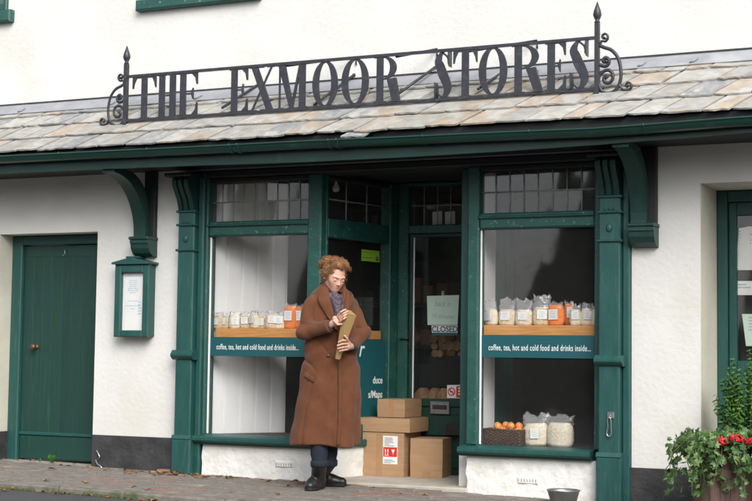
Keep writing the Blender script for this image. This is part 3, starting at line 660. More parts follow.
# lettering: one piece per letter, built of strokes with a hair's difference in depth
def strip(pts, wid):
    L = []; R_ = []; n = len(pts)
    for i in range(n):
        a = np.array(pts[max(i-1,0)]); b = np.array(pts[min(i+1,n-1)]); t = b-a; t = t/np.linalg.norm(t); nn = np.array((-t[1],t[0]))
        L.append(np.array(pts[i])+nn*wid[i]/2); R_.append(np.array(pts[i])-nn*wid[i]/2)
    return [tuple(p) for p in L] + [tuple(p) for p in reversed(R_)]
def arc(cx, cy, rx, ry, a0, a1, n=20): return [(cx+rx*math.cos(rad(a0+(a1-a0)*k/n)), cy+ry*math.sin(rad(a0+(a1-a0)*k/n))) for k in range(n+1)]
def letter(ch, w):
    st = .26*min(1, .9/1) ; P = []; R = lambda x0,x1,y0,y1: P.append([(x0,y0),(x1,y0),(x1,y1),(x0,y1)])
    s = .056/.35   # stem in units of height -> x is measured in units of height too
    w = w/.35
    if ch == 'T':
        R(w/2-s/2, w/2+s/2, 0, 1); R(w/2-s/2-.05, w/2+s/2+.05, 0, .03); R(.02, w-.02, .955, 1)
        P.append([(.02,.96),(.13,.96),(.07,.84),(.045,.72),(.02,.72)]); P.append([(w-.02,.96),(w-.13,.96),(w-.07,.84),(w-.045,.72),(w-.02,.72)])
    if ch == 'H':
        for x in (.06, w-.06-s): R(x, x+s, 0, 1); R(x-.045, x+s+.045, 0, .03); R(x-.045, x+s+.045, .97, 1)
        R(.06+s, w-.06-s, .49, .53)
    if ch == 'E':
        R(.06, .06+s, 0, 1); R(0.01, w-.03, .965, 1); R(0.01, w-.03, 0, .035); R(.06+s, w-.17, .49, .525)
        P.append([(w-.03,.97),(w-.19,.97),(w-.09,.87),(w-.06,.72),(w-.03,.72)])
        P.append([(w-.03,.03),(w-.19,.03),(w-.09,.13),(w-.06,.30),(w-.03,.30)])
        P.append([(w-.155,.38),(w-.14,.38),(w-.14,.64),(w-.155,.64),(w-.195,.53),(w-.195,.485)])
    if ch == 'X':
        P.append([(.05,1),(.05+s*1.1,1),(w-.03,0),(w-.03-s*1.1,0)]); P.append([(w-.10,1),(w-.055,1),(.10,0),(.055,0)])
        R(.0,.38,.97,1); R(w-.2,w,.97,1); R(.0,.2,0,.03); R(w-.36,w,0,.03)
    if ch == 'M':
        R(.075,.115,0,1); R(w-.06-s,w-.06,0,1); P.append([(.05,1),(.05+s*1.15,1),(w/2+.06,.0),(w/2-.05,.0)]); P.append([(w/2-.02,.04),(w/2+.03,.0),(w-.06-s*.6,1),(w-.06-s,1)])
        R(0,.2,0,.03); R(w-.1-s,w-.01,0,.03); R(0,.2,.97,1); R(w-.12-s,w-.01,.97,1)
    if ch == 'O':
        cx = w/2; o = arc(cx,.5,w/2-.01,.51,90,450,40); ii = arc(cx,.5,w/2-.01-s*1.02,.465,90,450,40)
        for k in range(40): P.append(('same',[o[k],o[k+1],ii[k+1],ii[k]]))
    if ch == 'R':
        R(.06,.06+s,0,1); R(0,.06+s+.06,0,.03); R(.0,.1,.97,1)
        o = arc(.06+s,.745,w-.14-s,.255,90,-90,22); ii = arc(.06+s,.745,w-.14-s-s*.98,.218,90,-90,22)
        for k in range(22): P.append(('same',[o[k],o[k+1],ii[k+1],ii[k]]))
        P.append([(.06+s+.10,.49),(.06+s+.30,.52),(w+.0,.03),(w+.02,0),(w-s*1.05,0)])
    if ch == 'S':
        cx = w/2; pts = [(w-.10,.72),(w-.12,.86),(w-.22,.96),(cx,.985),(.17,.93),(.12,.80),(.17,.67),(cx-.01,.53),(w-.17,.38),(w-.12,.23),(w-.16,.09),(cx,.018),(.20,.03),(.10,.12),(.07,.28)]
        q = smooth(pts, 4); n = len(q); wd_ = [.02+.10*math.exp(-((k/n-.36)/.09)**2)+.15*math.exp(-((k/n-.5)/.11)**2)+.10*math.exp(-((k/n-.64)/.09)**2)+.02 for k in range(n)]
        sp = strip(q, wd_); L, Rr = sp[:n], list(reversed(sp[n:]))
        for k in range(n-1): P.append(('same',[L[k],L[k+1],Rr[k+1],Rr[k]]))
        P.append([(w-.06,1.0),(w-.085,.99),(w-.10,.86),(w-.075,.66),(w-.06,.66)]); P.append([(.06,0),(.085,.01),(.10,.14),(.075,.34),(.06,.34)])
    return P
SIGN = [('T',-1.945,-1.70),('H',-1.70,-1.498),('E',-1.498,-1.30),('E',-1.018,-.834),('X',-.834,-.60),('M',-.59,-.307),('O',-.272,-.044),('O',-.021,.219),('R',.259,.475),
        ('S',.745,.905),('T',.90,1.105),('O',1.105,1.335),('R',1.365,1.60),('E',1.615,1.785),('S',1.79,1.955)]
for ch, x0, x1 in SIGN:
    mb = MB(); h = ST-SB; x0 = .993*x0+.036; x1 = .993*x1+.036
    for k, p in enumerate(letter(ch, x1-x0)):
        o = 0 if p[0] == 'same' else (k+1)*.0007
        q = p[1] if p[0] == 'same' else p
        mb.prism([(x0+a*.35*h/.35, SB+b*h) for a, b in q], 'y', SY-.005-o*.6, SY+.005+o*.6)
    sgn(mb, 'letter')

# ------------------------------------------------------------------ notice case on the wall
NC = thing('notice_case', 'green wooden notice case with glazed front and white menu on the white wall', 'notice case', (-2.04, 0, 1.08))
nx0, nx1, nz0, nz1 = -2.205, -1.865, 1.10, 1.70
u = lambda mb, n, mt, p=None: under(mb, NC).build(n, mt, p or NC)
mb = MB(); mb.box(nx0+.01,nx1-.01,-.07,-.002,nz0+.01,nz1-.01); u(mb, 'case', 'green_paint')
for a, b_, c, d in ((nx0,nx0+.062,nz0,nz1),(nx1-.062,nx1,nz0,nz1),(nx0+.0625,nx1-.0625,nz0,nz0+.055),(nx0+.0625,nx1-.0625,nz1-.07,nz1)):
    u(MB().bbox(a,b_,-.115,-.071,c,d,.008), 'frame_rail', 'green_paint')
u(MB().prism([(nx0-.02,nz1+.001),(nx1+.02,nz1+.001),(nx1+.02,nz1+.016),((nx0+nx1)/2,nz1+.058),(nx0-.02,nz1+.016)], 'y', -.135, -.001), 'roof_cap', 'green_paint')
u(MB().bbox((nx0+nx1)/2-.06,(nx0+nx1)/2+.06,-.12,-.01,nz1+.052,nz1+.066,.004), 'cap_ridge', 'green_paint')
mn = u(MB().box(nx0+.063,nx1-.063,-.078,-.0715,nz0+.056,nz1-.071), 'menu_sheet', 'paper')
u(MB().box(nx0+.063,nx1-.063,-.092,-.089,nz0+.056,nz1-.071), 'glass_pane', 'pane_glass')
mb = MB(); xc = (nx0+nx1)/2-.005
rows = [(1.60,.09,'h')]+[(1.565-.017*i, random.uniform(.03,.055), 'b') for i in range(7)]+[(1.395,.05,'b'),(1.355,.08,'b'),(1.33,.02,'b')]
for z, w_, k in rows:
    x = xc-w_
    while x < xc+w_: l = random.uniform(.012,.03); mb.box(x, min(x+l, xc+w_), -.0795,-.0785,z,z+.0065); x += l+.007
for i in range(5): mb.box(xc+.05, xc+.05+random.uniform(.025,.04), -.0795,-.0785, 1.385-.024*i, 1.392-.024*i)
u(mb, 'menu_text', 'ink_blue')

# ------------------------------------------------------------------ window lettering bands
def band(x0, x1, z0, z1, label, t0, t1, size, left_round):
    o = thing('window_sign', label, 'sign', ((x0+x1)/2, .0575, z0))
    r = .03; pl = [(x0,z0),(x1,z0),(x1,z1)] + ([(x0+r-r*math.sin(rad(a)), z1-r+r*math.cos(rad(a))) for a in range(0,91,15)] if left_round else [(x0,z1)])
    under(MB().prism(pl, 'y', .0535, .0572), o).build('vinyl_strip', 'teal_vinyl', o)
    t = textmesh('coffee, tea, hot and cold food and drinks inside...', size, .0004, bold=.0002, spacing=1.1)
    tw = max(v[0] for v in t.v); t.v = [(v[0]*(t1-t0)/tw, v[1], v[2]) for v in t.v]
    t.xf(Matrix.Translation((t0, .0528, z0+.053))); under(t, o).build('lettering', 'white_letter', o)
band(-1.362, -.456, .955, 1.108, 'teal strip lettered in white across the left shop window', -1.305, -.545, .064, True)
band(.998, 1.891, .972, 1.137, 'teal strip lettered in white across the right shop window', 1.062, 1.852, .064, False)
o = thing('window_sign', 'tall teal panel with partly hidden white lettering on the entrance side glass', 'sign', tuple(P0))
under(MB().box(.09,RL-.135,.039,.043,.425,1.10).xf(RM), o).build('vinyl_panel', 'teal_vinyl', o)
for s_, x_, z_, sz, al, sh in (('duce', RL-.16, .745, .085, 'RIGHT', 0), ('s/Maps', RL-.16, .628, .085, 'RIGHT', 0), ('r', RL-.42, .965, .19, 'RIGHT', .3)):
    t = textmesh(s_, sz, .0004, sx=.8, align=al, shear=sh, bold=.001); t.xf(Matrix.Translation((x_,.0382,z_))).xf(RM); under(t, o).build('lettering', 'white_letter', o)

# shelves in the windows
def shelf(x0, x1, z1, t, lab):
    s = thing('display_shelf', lab, 'shelf', ((x0+x1)/2, .3, z1-t))
    under(MB().bbox(x0,x1,.10,.42,z1-t,z1,.006), s).build('shelf_board', 'oak', s)
    mb = MB()
    for x in (x0+.03, x1-.05): mb.box(x, x+.02, .38, .40, z1-t-.13, z1-t-.001)
    under(mb, s).build('shelf_support', 'white_board', s); return s
SHL, SHR = 1.178, 1.212
sL = shelf(-1.352, -.345, SHL, .075, 'honey oak shelf full of small bags across the left window')
under(MB().bbox(.06,RL-.14,.075,.26,SHL-.075,SHL,.006).xf(RM), sL).build('shelf_return', 'oak', sL)
shelf(1.0, 1.90, SHR, .078, 'honey oak shelf full of bags across the right window')
def bag(u_, v0, v1, wpx, Y, z0, cont, label, lab=True, plast=True, top=.35, grp=None, name='food_bag', cat='bag'):
    """pillow of contents, crumpled clear neck above, paper label in front"""
    X = X_(u_, v1, Y); w = wpx/(98.0 if u_ < 310 else 118.0); h = max(.06, Z_(u_, v0, Y)-z0); dp = w*.55; fill = h*(1-top)
    o = thing(name, label, cat, (X, Y, z0), random.uniform(-.5,.5), grp)
    o.scale = (random.uniform(.93,1.1), 1, random.uniform(.9,1.06)); o.rotation_euler.y = random.uniform(-.05,.05)
    def pillow(hh, w0, w1, jit, n=14, m_=8, ox=1.0, z_0=0.0, flat=1.0, neck=False):
        mb = MB(); vs = []; fs = []
        for j in range(m_+1):
            t = j/m_; ww = (w0+(w1-w0)*t)*(.84+.14*math.sin(min(1,t*3)*math.pi/2)+(0 if neck else (.02 if w > .18 else .06)*math.sin(t*math.pi))); q = 1-.25*max(0,(t-.75)/.25)**2*ox
            for i in range(n):
                a = 2*math.pi*i/n; ca, sa = math.cos(a), math.sin(a); e = 1+random.uniform(-jit,jit)
                sup = (abs(ca)**2.5+abs(sa)**2.5)**(-1/2.5)
                vs.append((ww/2*ca*sup*q*e, dp/2*sa*sup*q*e*(1-(1-flat)*t), z_0+hh*t + random.uniform(-jit,jit)*.05*(t if t<1 else 1.6)))
        for j in range(m_):
            for i in range(n): fs.append((j*n+i, j*n+(i+1)%n, (j+1)*n+(i+1)%n, (j+1)*n+i))
        if neck:       # crumpled, ragged open top
            ph = random.uniform(0,6); k0 = (m_-2)*n
            for q_ in range(k0, len(vs)):
                x_, y_, z_ = vs[q_]; t = (q_-k0)//n/2; s_ = math.sin(x_/w*9+ph)*.5+math.sin(x_/w*23+ph*2)*.35
                vs[q_] = (x_*(1+.06*s_), y_+.010*s_*t+random.gauss(0,.004), z_+t*h*(.09*s_-.02)+random.gauss(0,.003))
        else: fs += [tuple(range(m_*n, m_*n+n)), tuple(reversed(range(n)))]
        return mb.add(vs, fs, True)
    pillow(fill, w, w*.95, .03).build('contents', cont, o)
    if plast:
        pillow(h-fill*.85, w*.98, w*random.uniform(.8,1.0), .13, 26, 8, -.3, fill*.85, .22, True).build('plastic_neck', 'bag_plastic', o)
    if lab:
        lw, lh = min(w*.55,.07), min(fill*.5,.075); zz = fill*.58; yf = -dp/2*1.02
        lw *= random.uniform(.85,1.1); zz += random.uniform(-.01,.008)
        l = MB().box(-lw/2,lw/2,yf-.006,yf-.003,zz-lh/2,zz+lh/2).build('paper_label', 'paper', o)
        mb = MB()
        for k in range(4): mb.box(-lw*.36, lw*random.uniform(.1,.36), yf-.0068, yf-.0063, zz+lh*(.28-.19*k), zz+lh*(.28-.19*k)+.004)
        mb.build('label_print', 'ink_blue', l)
    return o
G1 = 'bags on the left window shelf'; ordn = ['first','second','third','fourth','fifth','sixth','seventh','eighth']
for k, (u_, v0, c) in enumerate(((217.5,313,'grain'),(225.5,313,'grain'),(235.5,312,'pasta'),(246,313,'muesli'),(254.5,311,'pasta'),(263,310.5,'muesli'),(272,311,'grain'),(280,311,'pasta'))):
    bag(u_, v0, 326, 10.6, .165+.02*(k%2), SHL+.001, c, 'small clear bag of dry food, %s from the left on the left window shelf' % ordn[k], grp=G1, top=.20)
bag(290.5, 305, 326, 12, .19, SHL+.001, 'lentil', 'orange bag with white label on left window shelf, the left one by the coat', top=.08, grp='orange bags', plast=True)
bag(299.5, 306, 326, 11, .21, SHL+.001, 'lentil', 'orange bag partly behind the brown coat at the end of the shelf', top=.08, grp='orange bags')
G2 = 'clear bags on the right window shelf'
for k, (u_, v0, w_, c) in enumerate(((491,298,15,'pasta'),(507,297,15.5,'grain'),(524,297,18,'pasta'),(542,295.5,16,'grain'))):
    bag(u_, v0, 325, w_, .19+.01*(k%2), SHR+.001, c, 'tall clear bag of pale dry food, %s from the left on the right window shelf' % ordn[k], grp=G2, top=.40)
bag(556, 303, 325, 15, .19, SHR+.001, 'lentil', 'wide orange bag with white label in the middle of the right window shelf', top=.1, grp='orange bags')
bag(569, 303, 325, 9, .26, SHR+.001, 'lentil', 'narrow orange bag half hidden behind white bags on the right window shelf', top=.1, grp='orange bags')
for k, (u_, v0, w_) in enumerate(((576,304,11),(587,303,12),(597,304,11))):
    bag(u_, v0, 325, w_, .18+.02*(k%2), SHR+.001, 'pasta', 'white bag at the right end of the right shelf, %s of three' % ordn[k], grp='white bags at the shelf end', top=.25)
bag(537, 412, 443, 26, .26, .324, 'pasta', 'large clear bag of white popcorn beside the basket of apples', top=.30, grp='large bags on the window floor')
bag(560, 413, 444, 27, .24, .324, 'pasta', 'large clear bag of white popcorn right of its twin, farthest from the basket', lab=False, top=.26, grp='large bags on the window floor')
# basket of apples
bx0, bx1, by0, by1, bz = 1.005, 1.29, .13, .36, .324
BK = thing('wicker_basket', 'low dark brown wicker basket of apples in the right window', 'basket', ((bx0+bx1)/2, (by0+by1)/2, bz))
mb = MB()
for k in range(10):
    z = bz+.006+.0105*k; g = .008*k/9; pts = []
    for i in range(61):
        t = i/60*4; s = int(t) % 4; f = t-int(t); wv = .0045*math.cos(i*math.pi+k*math.pi)
        A = [(bx0-g,by0-g),(bx1+g,by0-g),(bx1+g,by1+g),(bx0-g,by1+g)]; a, b_ = A[s], A[(s+1)%4]
        nx_, ny_ = (b_[1]-a[1]), -(b_[0]-a[0]); l = math.hypot(nx_,ny_)
        pts.append((a[0]+(b_[0]-a[0])*f+nx_/l*wv, a[1]+(b_[1]-a[1])*f+ny_/l*wv, z))
    mb.tube(pts, .0055, 5)
tag(under(mb, BK).build('weave', 'wicker', BK), kind='stuff')
mb = MB(); mb.box(bx0+.006,bx1-.006,by0+.006,by1-.006,bz,bz+.006)
for i in range(15):
    x = bx0+(bx1-bx0)*(i+.5)/15; mb.tube([(x,by0-.001,bz),(x,by0-.008,bz+.11)], .004, 5)
under(mb, BK).build('stakes', 'wicker', BK)
under(MB().tube([(bx0-.008,by0-.008,bz+.112),(bx1+.008,by0-.008,bz+.112),(bx1+.008,by1+.008,bz+.112),(bx0-.008,by1+.008,bz+.112),(bx0-.008,by0-.008,bz+.112)], .008, 6), BK).build('rim', 'wicker', BK)
ap = []
for j in range(3):
    for i in range(5):
        ap.append((bx0+.03+.056*i+random.uniform(-.006,.006)+(.02 if j%2 else 0)*(i<4), by0+.035+.07*j, bz+.085+.012*j+random.uniform(-.008,.008)))
for i in range(4): ap.append((bx0+.07+.052*i, by0+.09+.04*(i%2), bz+.135+random.uniform(-.006,.004)))
for k, p in enumerate(ap):
    o = MB().lathe([(.002,.021),(.008,.026),(.018,.026),(.027,.016),(.031,.0),(.028,-.014),(.019,-.025),(.008,-.027),(.002,-.024)], (0,0,0), 14).build('apple', 'apple')
    o.location = p; o.rotation_euler = (random.uniform(-.6,.6), random.uniform(-.6,.6), random.uniform(0,6))
    MB().tube([(0,0,.02),(.002,0,.034)], .0015, 5).build('stalk', 'stalk', o)
    tag(o, 'red and yellow apple piled in the wicker basket in the right window', 'apple', 'apples in the basket')

# ------------------------------------------------------------------ notices on the entrance glass
def quad(name, lab, cat, pts, Y, mat, t=.002, grp=None):
    P = [at(x,y,Y) for x, y in pts]; c = sum(P, Vector())/4
    o = thing(name, lab, cat, c, 0, grp)
    mb = MB().prism([(p.x,p.z) for p in P], 'y', Y, Y+t); under(mb, o).build('sheet', mat, o); return o, P
o, P = quad('paper_notice', 'pale green handwritten paper taped inside the entrance door glass', 'notice', ((427.5,325),(457.5,325),(459,295),(427,296)), 1.042, 'green_paper')
for s_, z_, sz in (('back in', .155, .062), ('10 minutes', .055, .055)):
    t = textmesh(s_, sz, .0003, sx=.85, shear=.25, align='CENTER'); t.xf(Matrix.Rotation(rad(2),4,'Y')); t.xf(Matrix.Translation(((P[0].x+P[1].x)/2, 1.0412, P[0].z+z_))); under(t, o).build('handwriting', 'ink_pale', o)
under(MB().box((P[2].x+P[3].x)/2-.012,(P[2].x+P[3].x)/2+.012,1.0405,1.0415,P[2].z-.01,P[2].z+.035), o).build('sticky_tape', 'bag_plastic', o)
o, P = quad('closed_sign', 'small teal and white sign reading CLOSED under the green paper', 'sign', ((432,334),(457.5,334.5),(457.5,325.6),(431.5,325.6)), 1.044, 'paper')
under(MB().box(P[0].x,P[1].x,1.0425,1.0435,P[0].z-.012,P[0].z+.012), o).build('teal_edge', 'teal_vinyl', o)
t = textmesh('CLOSED', .068, .0004, sx=.92, align='CENTER', bold=.002); t.xf(Matrix.Translation(((P[0].x+P[1].x)/2,1.0428,P[0].z+.018))); under(t, o).build('lettering', 'ink_dark', o)
o, P = quad('no_smoking_sticker', 'white and red no smoking sticker low on the entrance door glass', 'sticker', ((447,398),(484,399),(484,384.5),(447,385)), 1.044, 'paper')
x0, z0, z1 = P[0].x, P[0].z, P[3].z; xc, zc, r_ = x0+.040, (z0+z1)/2, .029
under(MB().box(x0+.082,P[1].x-.006,1.0428,1.0438,z0+.006,z1-.006), o).build('red_panel', 'sticker_red', o)
ring = [(xc+r_*math.cos(2*math.pi*k/28),1.0432,zc+r_*math.sin(2*math.pi*k/28)) for k in range(29)]
under(MB().tube(ring, .005, 5, caps=False, flat=.2).tube([(xc-.019,1.0425,zc+.019),(xc+.019,1.0425,zc-.019)], .0045, 5), o).build('ban_ring', 'sticker_red', o)
under(MB().box(xc-.016,xc+.016,1.0430,1.0436,zc-.006,zc+.004), o).build('cigarette', 'ink_dark', o)
mb = MB(); 
for k in range(3): mb.box(x0+.10, x0+.10+(.05,.16,.10)[k], 1.0420,1.0426, z1-.03-.024*k, z1-.018-.024*k)
under(mb, o).build('print_lines', 'white_letter', o)
# lime sticker on the side glass, bulb in the porch, papers over the door
o = thing('lime_sticker', 'lime green sticker near the top of the entrance side glass', 'sticker', tuple(P0))
under(MB().box(.50,.735,.038,.0405,1.745,1.838).xf(RM), o).build('sheet', 'lime', o)
mb = MB(); x = .51
while x < .66: l = random.uniform(.01,.02); mb.box(x,x+l,.0365,.0375,1.768,1.776); mb.box(x,x+l*.8,.0365,.0375,1.815,1.82); x += l+.008
mb.lathe([(.02,.0365),(.02,.0372)], (.70,0,1.772), 14, axis='y'); under(mb.xf(RM), o).build('print', 'ink_dark', o)
bp = at(336,187,.30)
o = thing('light_bulb', 'unlit pale light bulb hanging under the shop porch', 'light bulb', (bp.x, .30, bp.z))
under(MB().tube([(bp.x,.30,2.424),(bp.x,.30,bp.z+.045)], .004, 6), o).build('flex', 'black_metal', o)
under(MB().lathe([(.012,.05),(.013,.03),(.016,.02),(.027,.0),(.030,-.015),(.024,-.033),(.008,-.042)], (bp.x,.30,bp.z), 14), o).build('bulb', 'bulb_glass', o)
under(MB().lathe([(.015,.066),(.016,.046),(.014,.042)], (bp.x,.30,bp.z), 12), o).build('cap', 'brass', o)
for k, (a, b_) in enumerate(((432.5,442),(445,455))):
    o, P = quad('paper_note', 'white paper behind the small panes over the door, %s of the pair' % ('left one','right one')[k], 'paper', ((a,226.5),(b_,225.5),(b_,211),(a,212)), 1.09, 'paper', grp='papers over the door')
for k, (pts, lab) in enumerate(((((734,304),(760,303),(760,218),(738,228)), 'large white poster high inside the right hand door'), (((734,295),(766,295),(766,281),(735,281)), 'narrow white notice across the middle of the right hand door'), (((746,346),(770,346),(770,314),(742,314)), 'pale green leaflet low on the right hand door glass'))):
    if k == 0: pts = ((736,270),(764,270),(764,225),(739,228))
    o, P = quad('poster', lab, 'poster', pts, .548+.003*k, 'paper' if k < 2 else 'green_paper', grp='papers on the right door')
    mb = MB()
    for q in range(5 if k != 1 else 2): mb.box(P[0].x+.02, P[0].x+.02+random.uniform(.06,.12), .546+.003*k,.547+.003*k, P[3].z-.03-.022*q, P[3].z-.022-.022*q)
    under(mb, o).build('print', 'ink_pale', o)
o, P = quad('poster', 'small torn white sheet at the upper left of the right hand door', 'poster', ((738,256),(750,258),(750,226),(741,228)), .544, 'paper', grp='papers on the right door')

# stock seen dimly inside: stacked firewood nets behind the entrance door and shelving in the dark
FW = thing('crate', 'black crate stacked with firewood behind the entrance door glass', 'crate', (.35, 1.5, 0))
under(MB().box(.03,.75,1.30,1.33,.72,.98).box(.03,.06,1.33,1.7,.72,.98).box(.72,.75,1.33,1.7,.72,.98).box(.03,.75,1.7,1.73,.72,.98).box(.06,.72,1.33,1.7,.72,.74), FW).build('crate_side', 'net_black', FW)
mb = MB()
for x in (.05,.70): mb.box(x,x+.04,1.35,1.68,-.01,.719)
under(mb, FW).build('leg', 'net_black', FW)
for i in range(26):
    r0 = random.uniform(.03,.05); x = .08+ (i%9)*.075 + random.uniform(-.015,.015); z = .985+r0*.4+(i//9)*.062
    if x > .74: continue
    o = MB().tube([(0,0,0),(.0,.28,random.uniform(-.01,.01))], [r0,r0*.93], 7, smooth=False).build('firewood_log', 'firewood')
    o.location = (x, 1.30+random.uniform(-.05,.03), z); o.rotation_euler = (0, random.uniform(0,3), random.uniform(-.25,.25))
    tag(o, 'split firewood log piled in the black crate behind the entrance door', 'log', 'firewood behind the door')
for i in range(7):
    o = MB().lathe([(.06,0),(.085,.03),(.09,.12),(.08,.2),(.04,.24),(.03,.25)], (0,0,0), 12).build('kindling_sack', 'firewood'); o.location = (-.0+.10*i, 1.26+.03*(i%2), .46)
    tag(o, 'brown sack on the low bench behind the entrance door glass', 'sack', 'sacks behind the door')
BN = thing('stock_bench', 'dark low bench holding brown sacks behind the entrance door', 'bench', (.3,1.25,0))
under(MB().box(-.08,.76,1.14,1.295,.43,.459), BN).build('bench_top', 'interior_dark', BN)
mb = MB(); mb.box(-.07,-.03,1.16,1.28,-.01,.429); mb.box(.70,.74,1.16,1.28,-.01,.429); under(mb, BN).build('leg', 'interior_dark', BN)
# dim shelving units in the room
pm('stock_a', (.22,.16,.10), (.30,.12,.06), scale=3, rough=.7, perobj=.5); pm('stock_b', (.12,.16,.20), (.22,.22,.2), scale=3, rough=.7, perobj=.5)
def unit(x0, x1, y, nsh, lab):
    o = thing('shelf_unit', lab, 'shelving', ((x0+x1)/2, y, 0))
    mb = MB(); mb.box(x0,x0+.03,y,y+.35,0,1.9); mb.box(x1-.03,x1,y,y+.35,0,1.9); mb.box(x0+.03,x1-.03,y+.33,y+.35,0,1.9)
    under(mb, o).build('frame', 'interior_floor', o)
    for k in range(nsh):
        z = .25+k*1.6/nsh; under(MB().box(x0+.031,x1-.031,y+.005,y+.329,z,z+.025), o).build('shelf', 'interior_floor', o)
        x = x0+.06
        while x < x1-.16:
            w_ = random.uniform(.07,.13); h_ = random.uniform(.12,.25)
            b_ = MB().bbox(0,w_,0,.2,0,h_,.01).build('packet', random.choice(('stock_a','stock_b'))); b_.location = (x, y+.03, z+.026)
            tag(b_, 'dim packet of goods on the dark shelving deep in the shop', 'packet', 'stock on the dark shelves'); x += w_+random.uniform(.01,.05)
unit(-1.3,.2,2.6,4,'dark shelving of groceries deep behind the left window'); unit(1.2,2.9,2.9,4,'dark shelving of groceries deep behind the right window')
# ------------------------------------------------------------------ cardboard boxes in the entrance
def carton(c, w, d, h, rz, label, tape=True):
    """c = front-left bottom corner on the step; w along the front, d deep"""
    o = thing('cardboard_box', label, 'box', c, rz, 'delivery boxes by the door')
    g = .003; e = .004; mb = MB()
    vs = []
    for z, k in ((0,.002),(h*.5,-.001),(h,.001)):
        vs += [(k,k,z),(w-k,k,z),(w-k,d-k,z),(k,d-k,z)]
    fs = [(3,2,1,0)]
    for lv in (0,4):
        for i in range(4): j = (i+1)%4; fs.append((lv+i,lv+j,lv+4+j,lv+4+i))
    mb.add(vs, fs); mb.build('body', 'cardboard', o)
    MB().box(.001,w-.001,.002,d/2-.0015,h+.0005,h+e).build('flap', 'cardboard', o)
    MB().box(.001,w-.001,d/2+.0015,d-.002,h+.0005,h+e).build('flap', 'cardboard', o)
    return o
BW = (-.27,.60,.007)
def lbl(o, w, x, z, lw, lh):
    l = MB().box(x,x+lw,-.0025,-.0005,z,z+lh).build('shipping_label', 'paper', o)
    MB().box(x+.004,x+lw-.004,-.0036,-.0028,z+lh*.26,z+lh*.60).build('red_print', 'sticker_red', l)
    mb = MB(); a = x+lw*.12; zz = z+lh*.33; s_ = lw*.11
    for k in (0,1):       # two upward arrows and a glass-like mark in white
        q = a+k*s_*1.5; mb.box(q+s_*.3,q+s_*.7,-.0044,-.0038,zz,zz+lh*.14); mb.prism([(q,zz+lh*.14),(q+s_,zz+lh*.14),(q+s_/2,zz+lh*.22)],'y',-.0044,-.0038)
    mb.box(a,a+s_*2.5,-.0044,-.0038,zz-lh*.03,zz-lh*.01); q = x+lw*.58; mb.prism([(q,zz+lh*.19),(q+s_*2.2,zz+lh*.19),(q+s_*1.5,zz+lh*.08),(q+s_*.7,zz+lh*.08)],'y',-.0044,-.0038); mb.box(q+s_,q+s_*1.2,-.0045,-.0039,zz,zz+lh*.09)
    mb.build('pictograms', 'white_letter', l)
    mb = MB()
    for k in range(6): mb.box(x+lw*.1, x+lw*random.uniform(.4,.85), -.0036,-.0028, z+lh*(.64+.055*k), z+lh*(.64+.055*k)+.004)
    for k in range(3): mb.box(x+lw*.1, x+lw*random.uniform(.5,.9), -.0036,-.0028, z+lh*(.04+.05*k), z+lh*(.04+.05*k)+.004)
    mb.build('print', 'ink_dark', l)
def tape(o, w, h, xc, tw, d, z0=0.0):
    MB().box(xc-tw/2,xc+tw/2,-.0012,-.0002,z0,h+.0045).build('packing_tape', 'card_tape', o)
    MB().box(xc-tw/2,xc+tw/2,-.001,d,h+.0042,h+.0049).build('packing_tape', 'card_tape', o)
rz = rad(4)
big = carton((-.275,.575,.007), .405,.40,.345, rz, 'large square cardboard box with red and white shipping label at the bottom of the stack')
lbl(big, .405, .225, .10, .125, .225); tape(big, .405, .345, .19, .05, .40)
wide = carton((-.265,.575,.362), .445,.42,.108, rad(3), 'wide flat cardboard box lying between two other boxes')
top = carton((-.125,.63,.4795), .24,.36,.140, rad(2), 'small oblong cardboard box with brown tape on top of the stack'); tape(top, .24, .14, .12, .045, .36)
small = carton((.163,.65,.007), .265,.33,.305, rad(10), 'plain cube shaped cardboard box standing alone at the right of the stack')
MB().box(.10,.165,-.0012,-.0002,0,.05).build('packing_tape', 'card_tape', small)
mt_ = thing('door_mat', 'dark folded mat leaning on the door behind the small box', 'mat', (.45,1.0,.33))
MB().bbox(.33,.62,.985,1.0,.33,.42,.006).xf(Matrix.Translation((-.45,-1.0,-.33))).build('mat', 'black_metal', mt_)

# carabiner on the right column, bowl, loose bits by the wall
o = thing('dog_hook', 'steel carabiner hanging from a small plate on the right column', 'hook', (2.045,-.105,.50))
u2 = lambda mb, n, mt: under(mb, o).build(n, mt, o)
u2(MB().bbox(2.025,2.075,-.112,-.1005,.555,.60,.003), 'wall_plate', 'steel')
u2(MB().tube([(2.048,-.11,.575),(2.048,-.13,.575),(2.048,-.135,.56),(2.048,-.115,.552)], .004, 6), 'eye', 'steel')
cp = [(2.048,-.128,.565),(2.032,-.125,.545),(2.034,-.122,.49),(2.026,-.122,.455),(2.032,-.122,.435),(2.046,-.122,.43),(2.058,-.122,.445),(2.058,-.122,.49),(2.056,-.125,.54),(2.048,-.128,.565)]
u2(MB().tube(smooth(cp,3), .0048, 6), 'clip', 'steel')
bx, by = 1.77, -.30; g0 = zg(bx)
o = thing('metal_bowl', 'galvanised metal bowl on the pavement in front of the right window', 'bowl', (bx,by,g0+.004))
MB().lathe([(.085,0),(.088,.002),(.112,.082),(.118,.086),(.118,.092),(.110,.092),(.104,.08),(.082,.012),(.0,.010)], (0,0,0), 32).build('bowl', 'galvanised', o)
MB().lathe([(.096,.060),(.0,.0601)], (0,0,0), 32).build('water', 'pane_glass', o)
o = tag(MB().bbox(-.06,.06,-.035,.035,0,.02,.005).build('brick_fragment', 'sett_red'), 'broken red brick piece lying by the black plinth', 'brick'); o.location = (-1.70,-.06,zg(-1.7)+.002); o.rotation_euler = (0,0,.15)
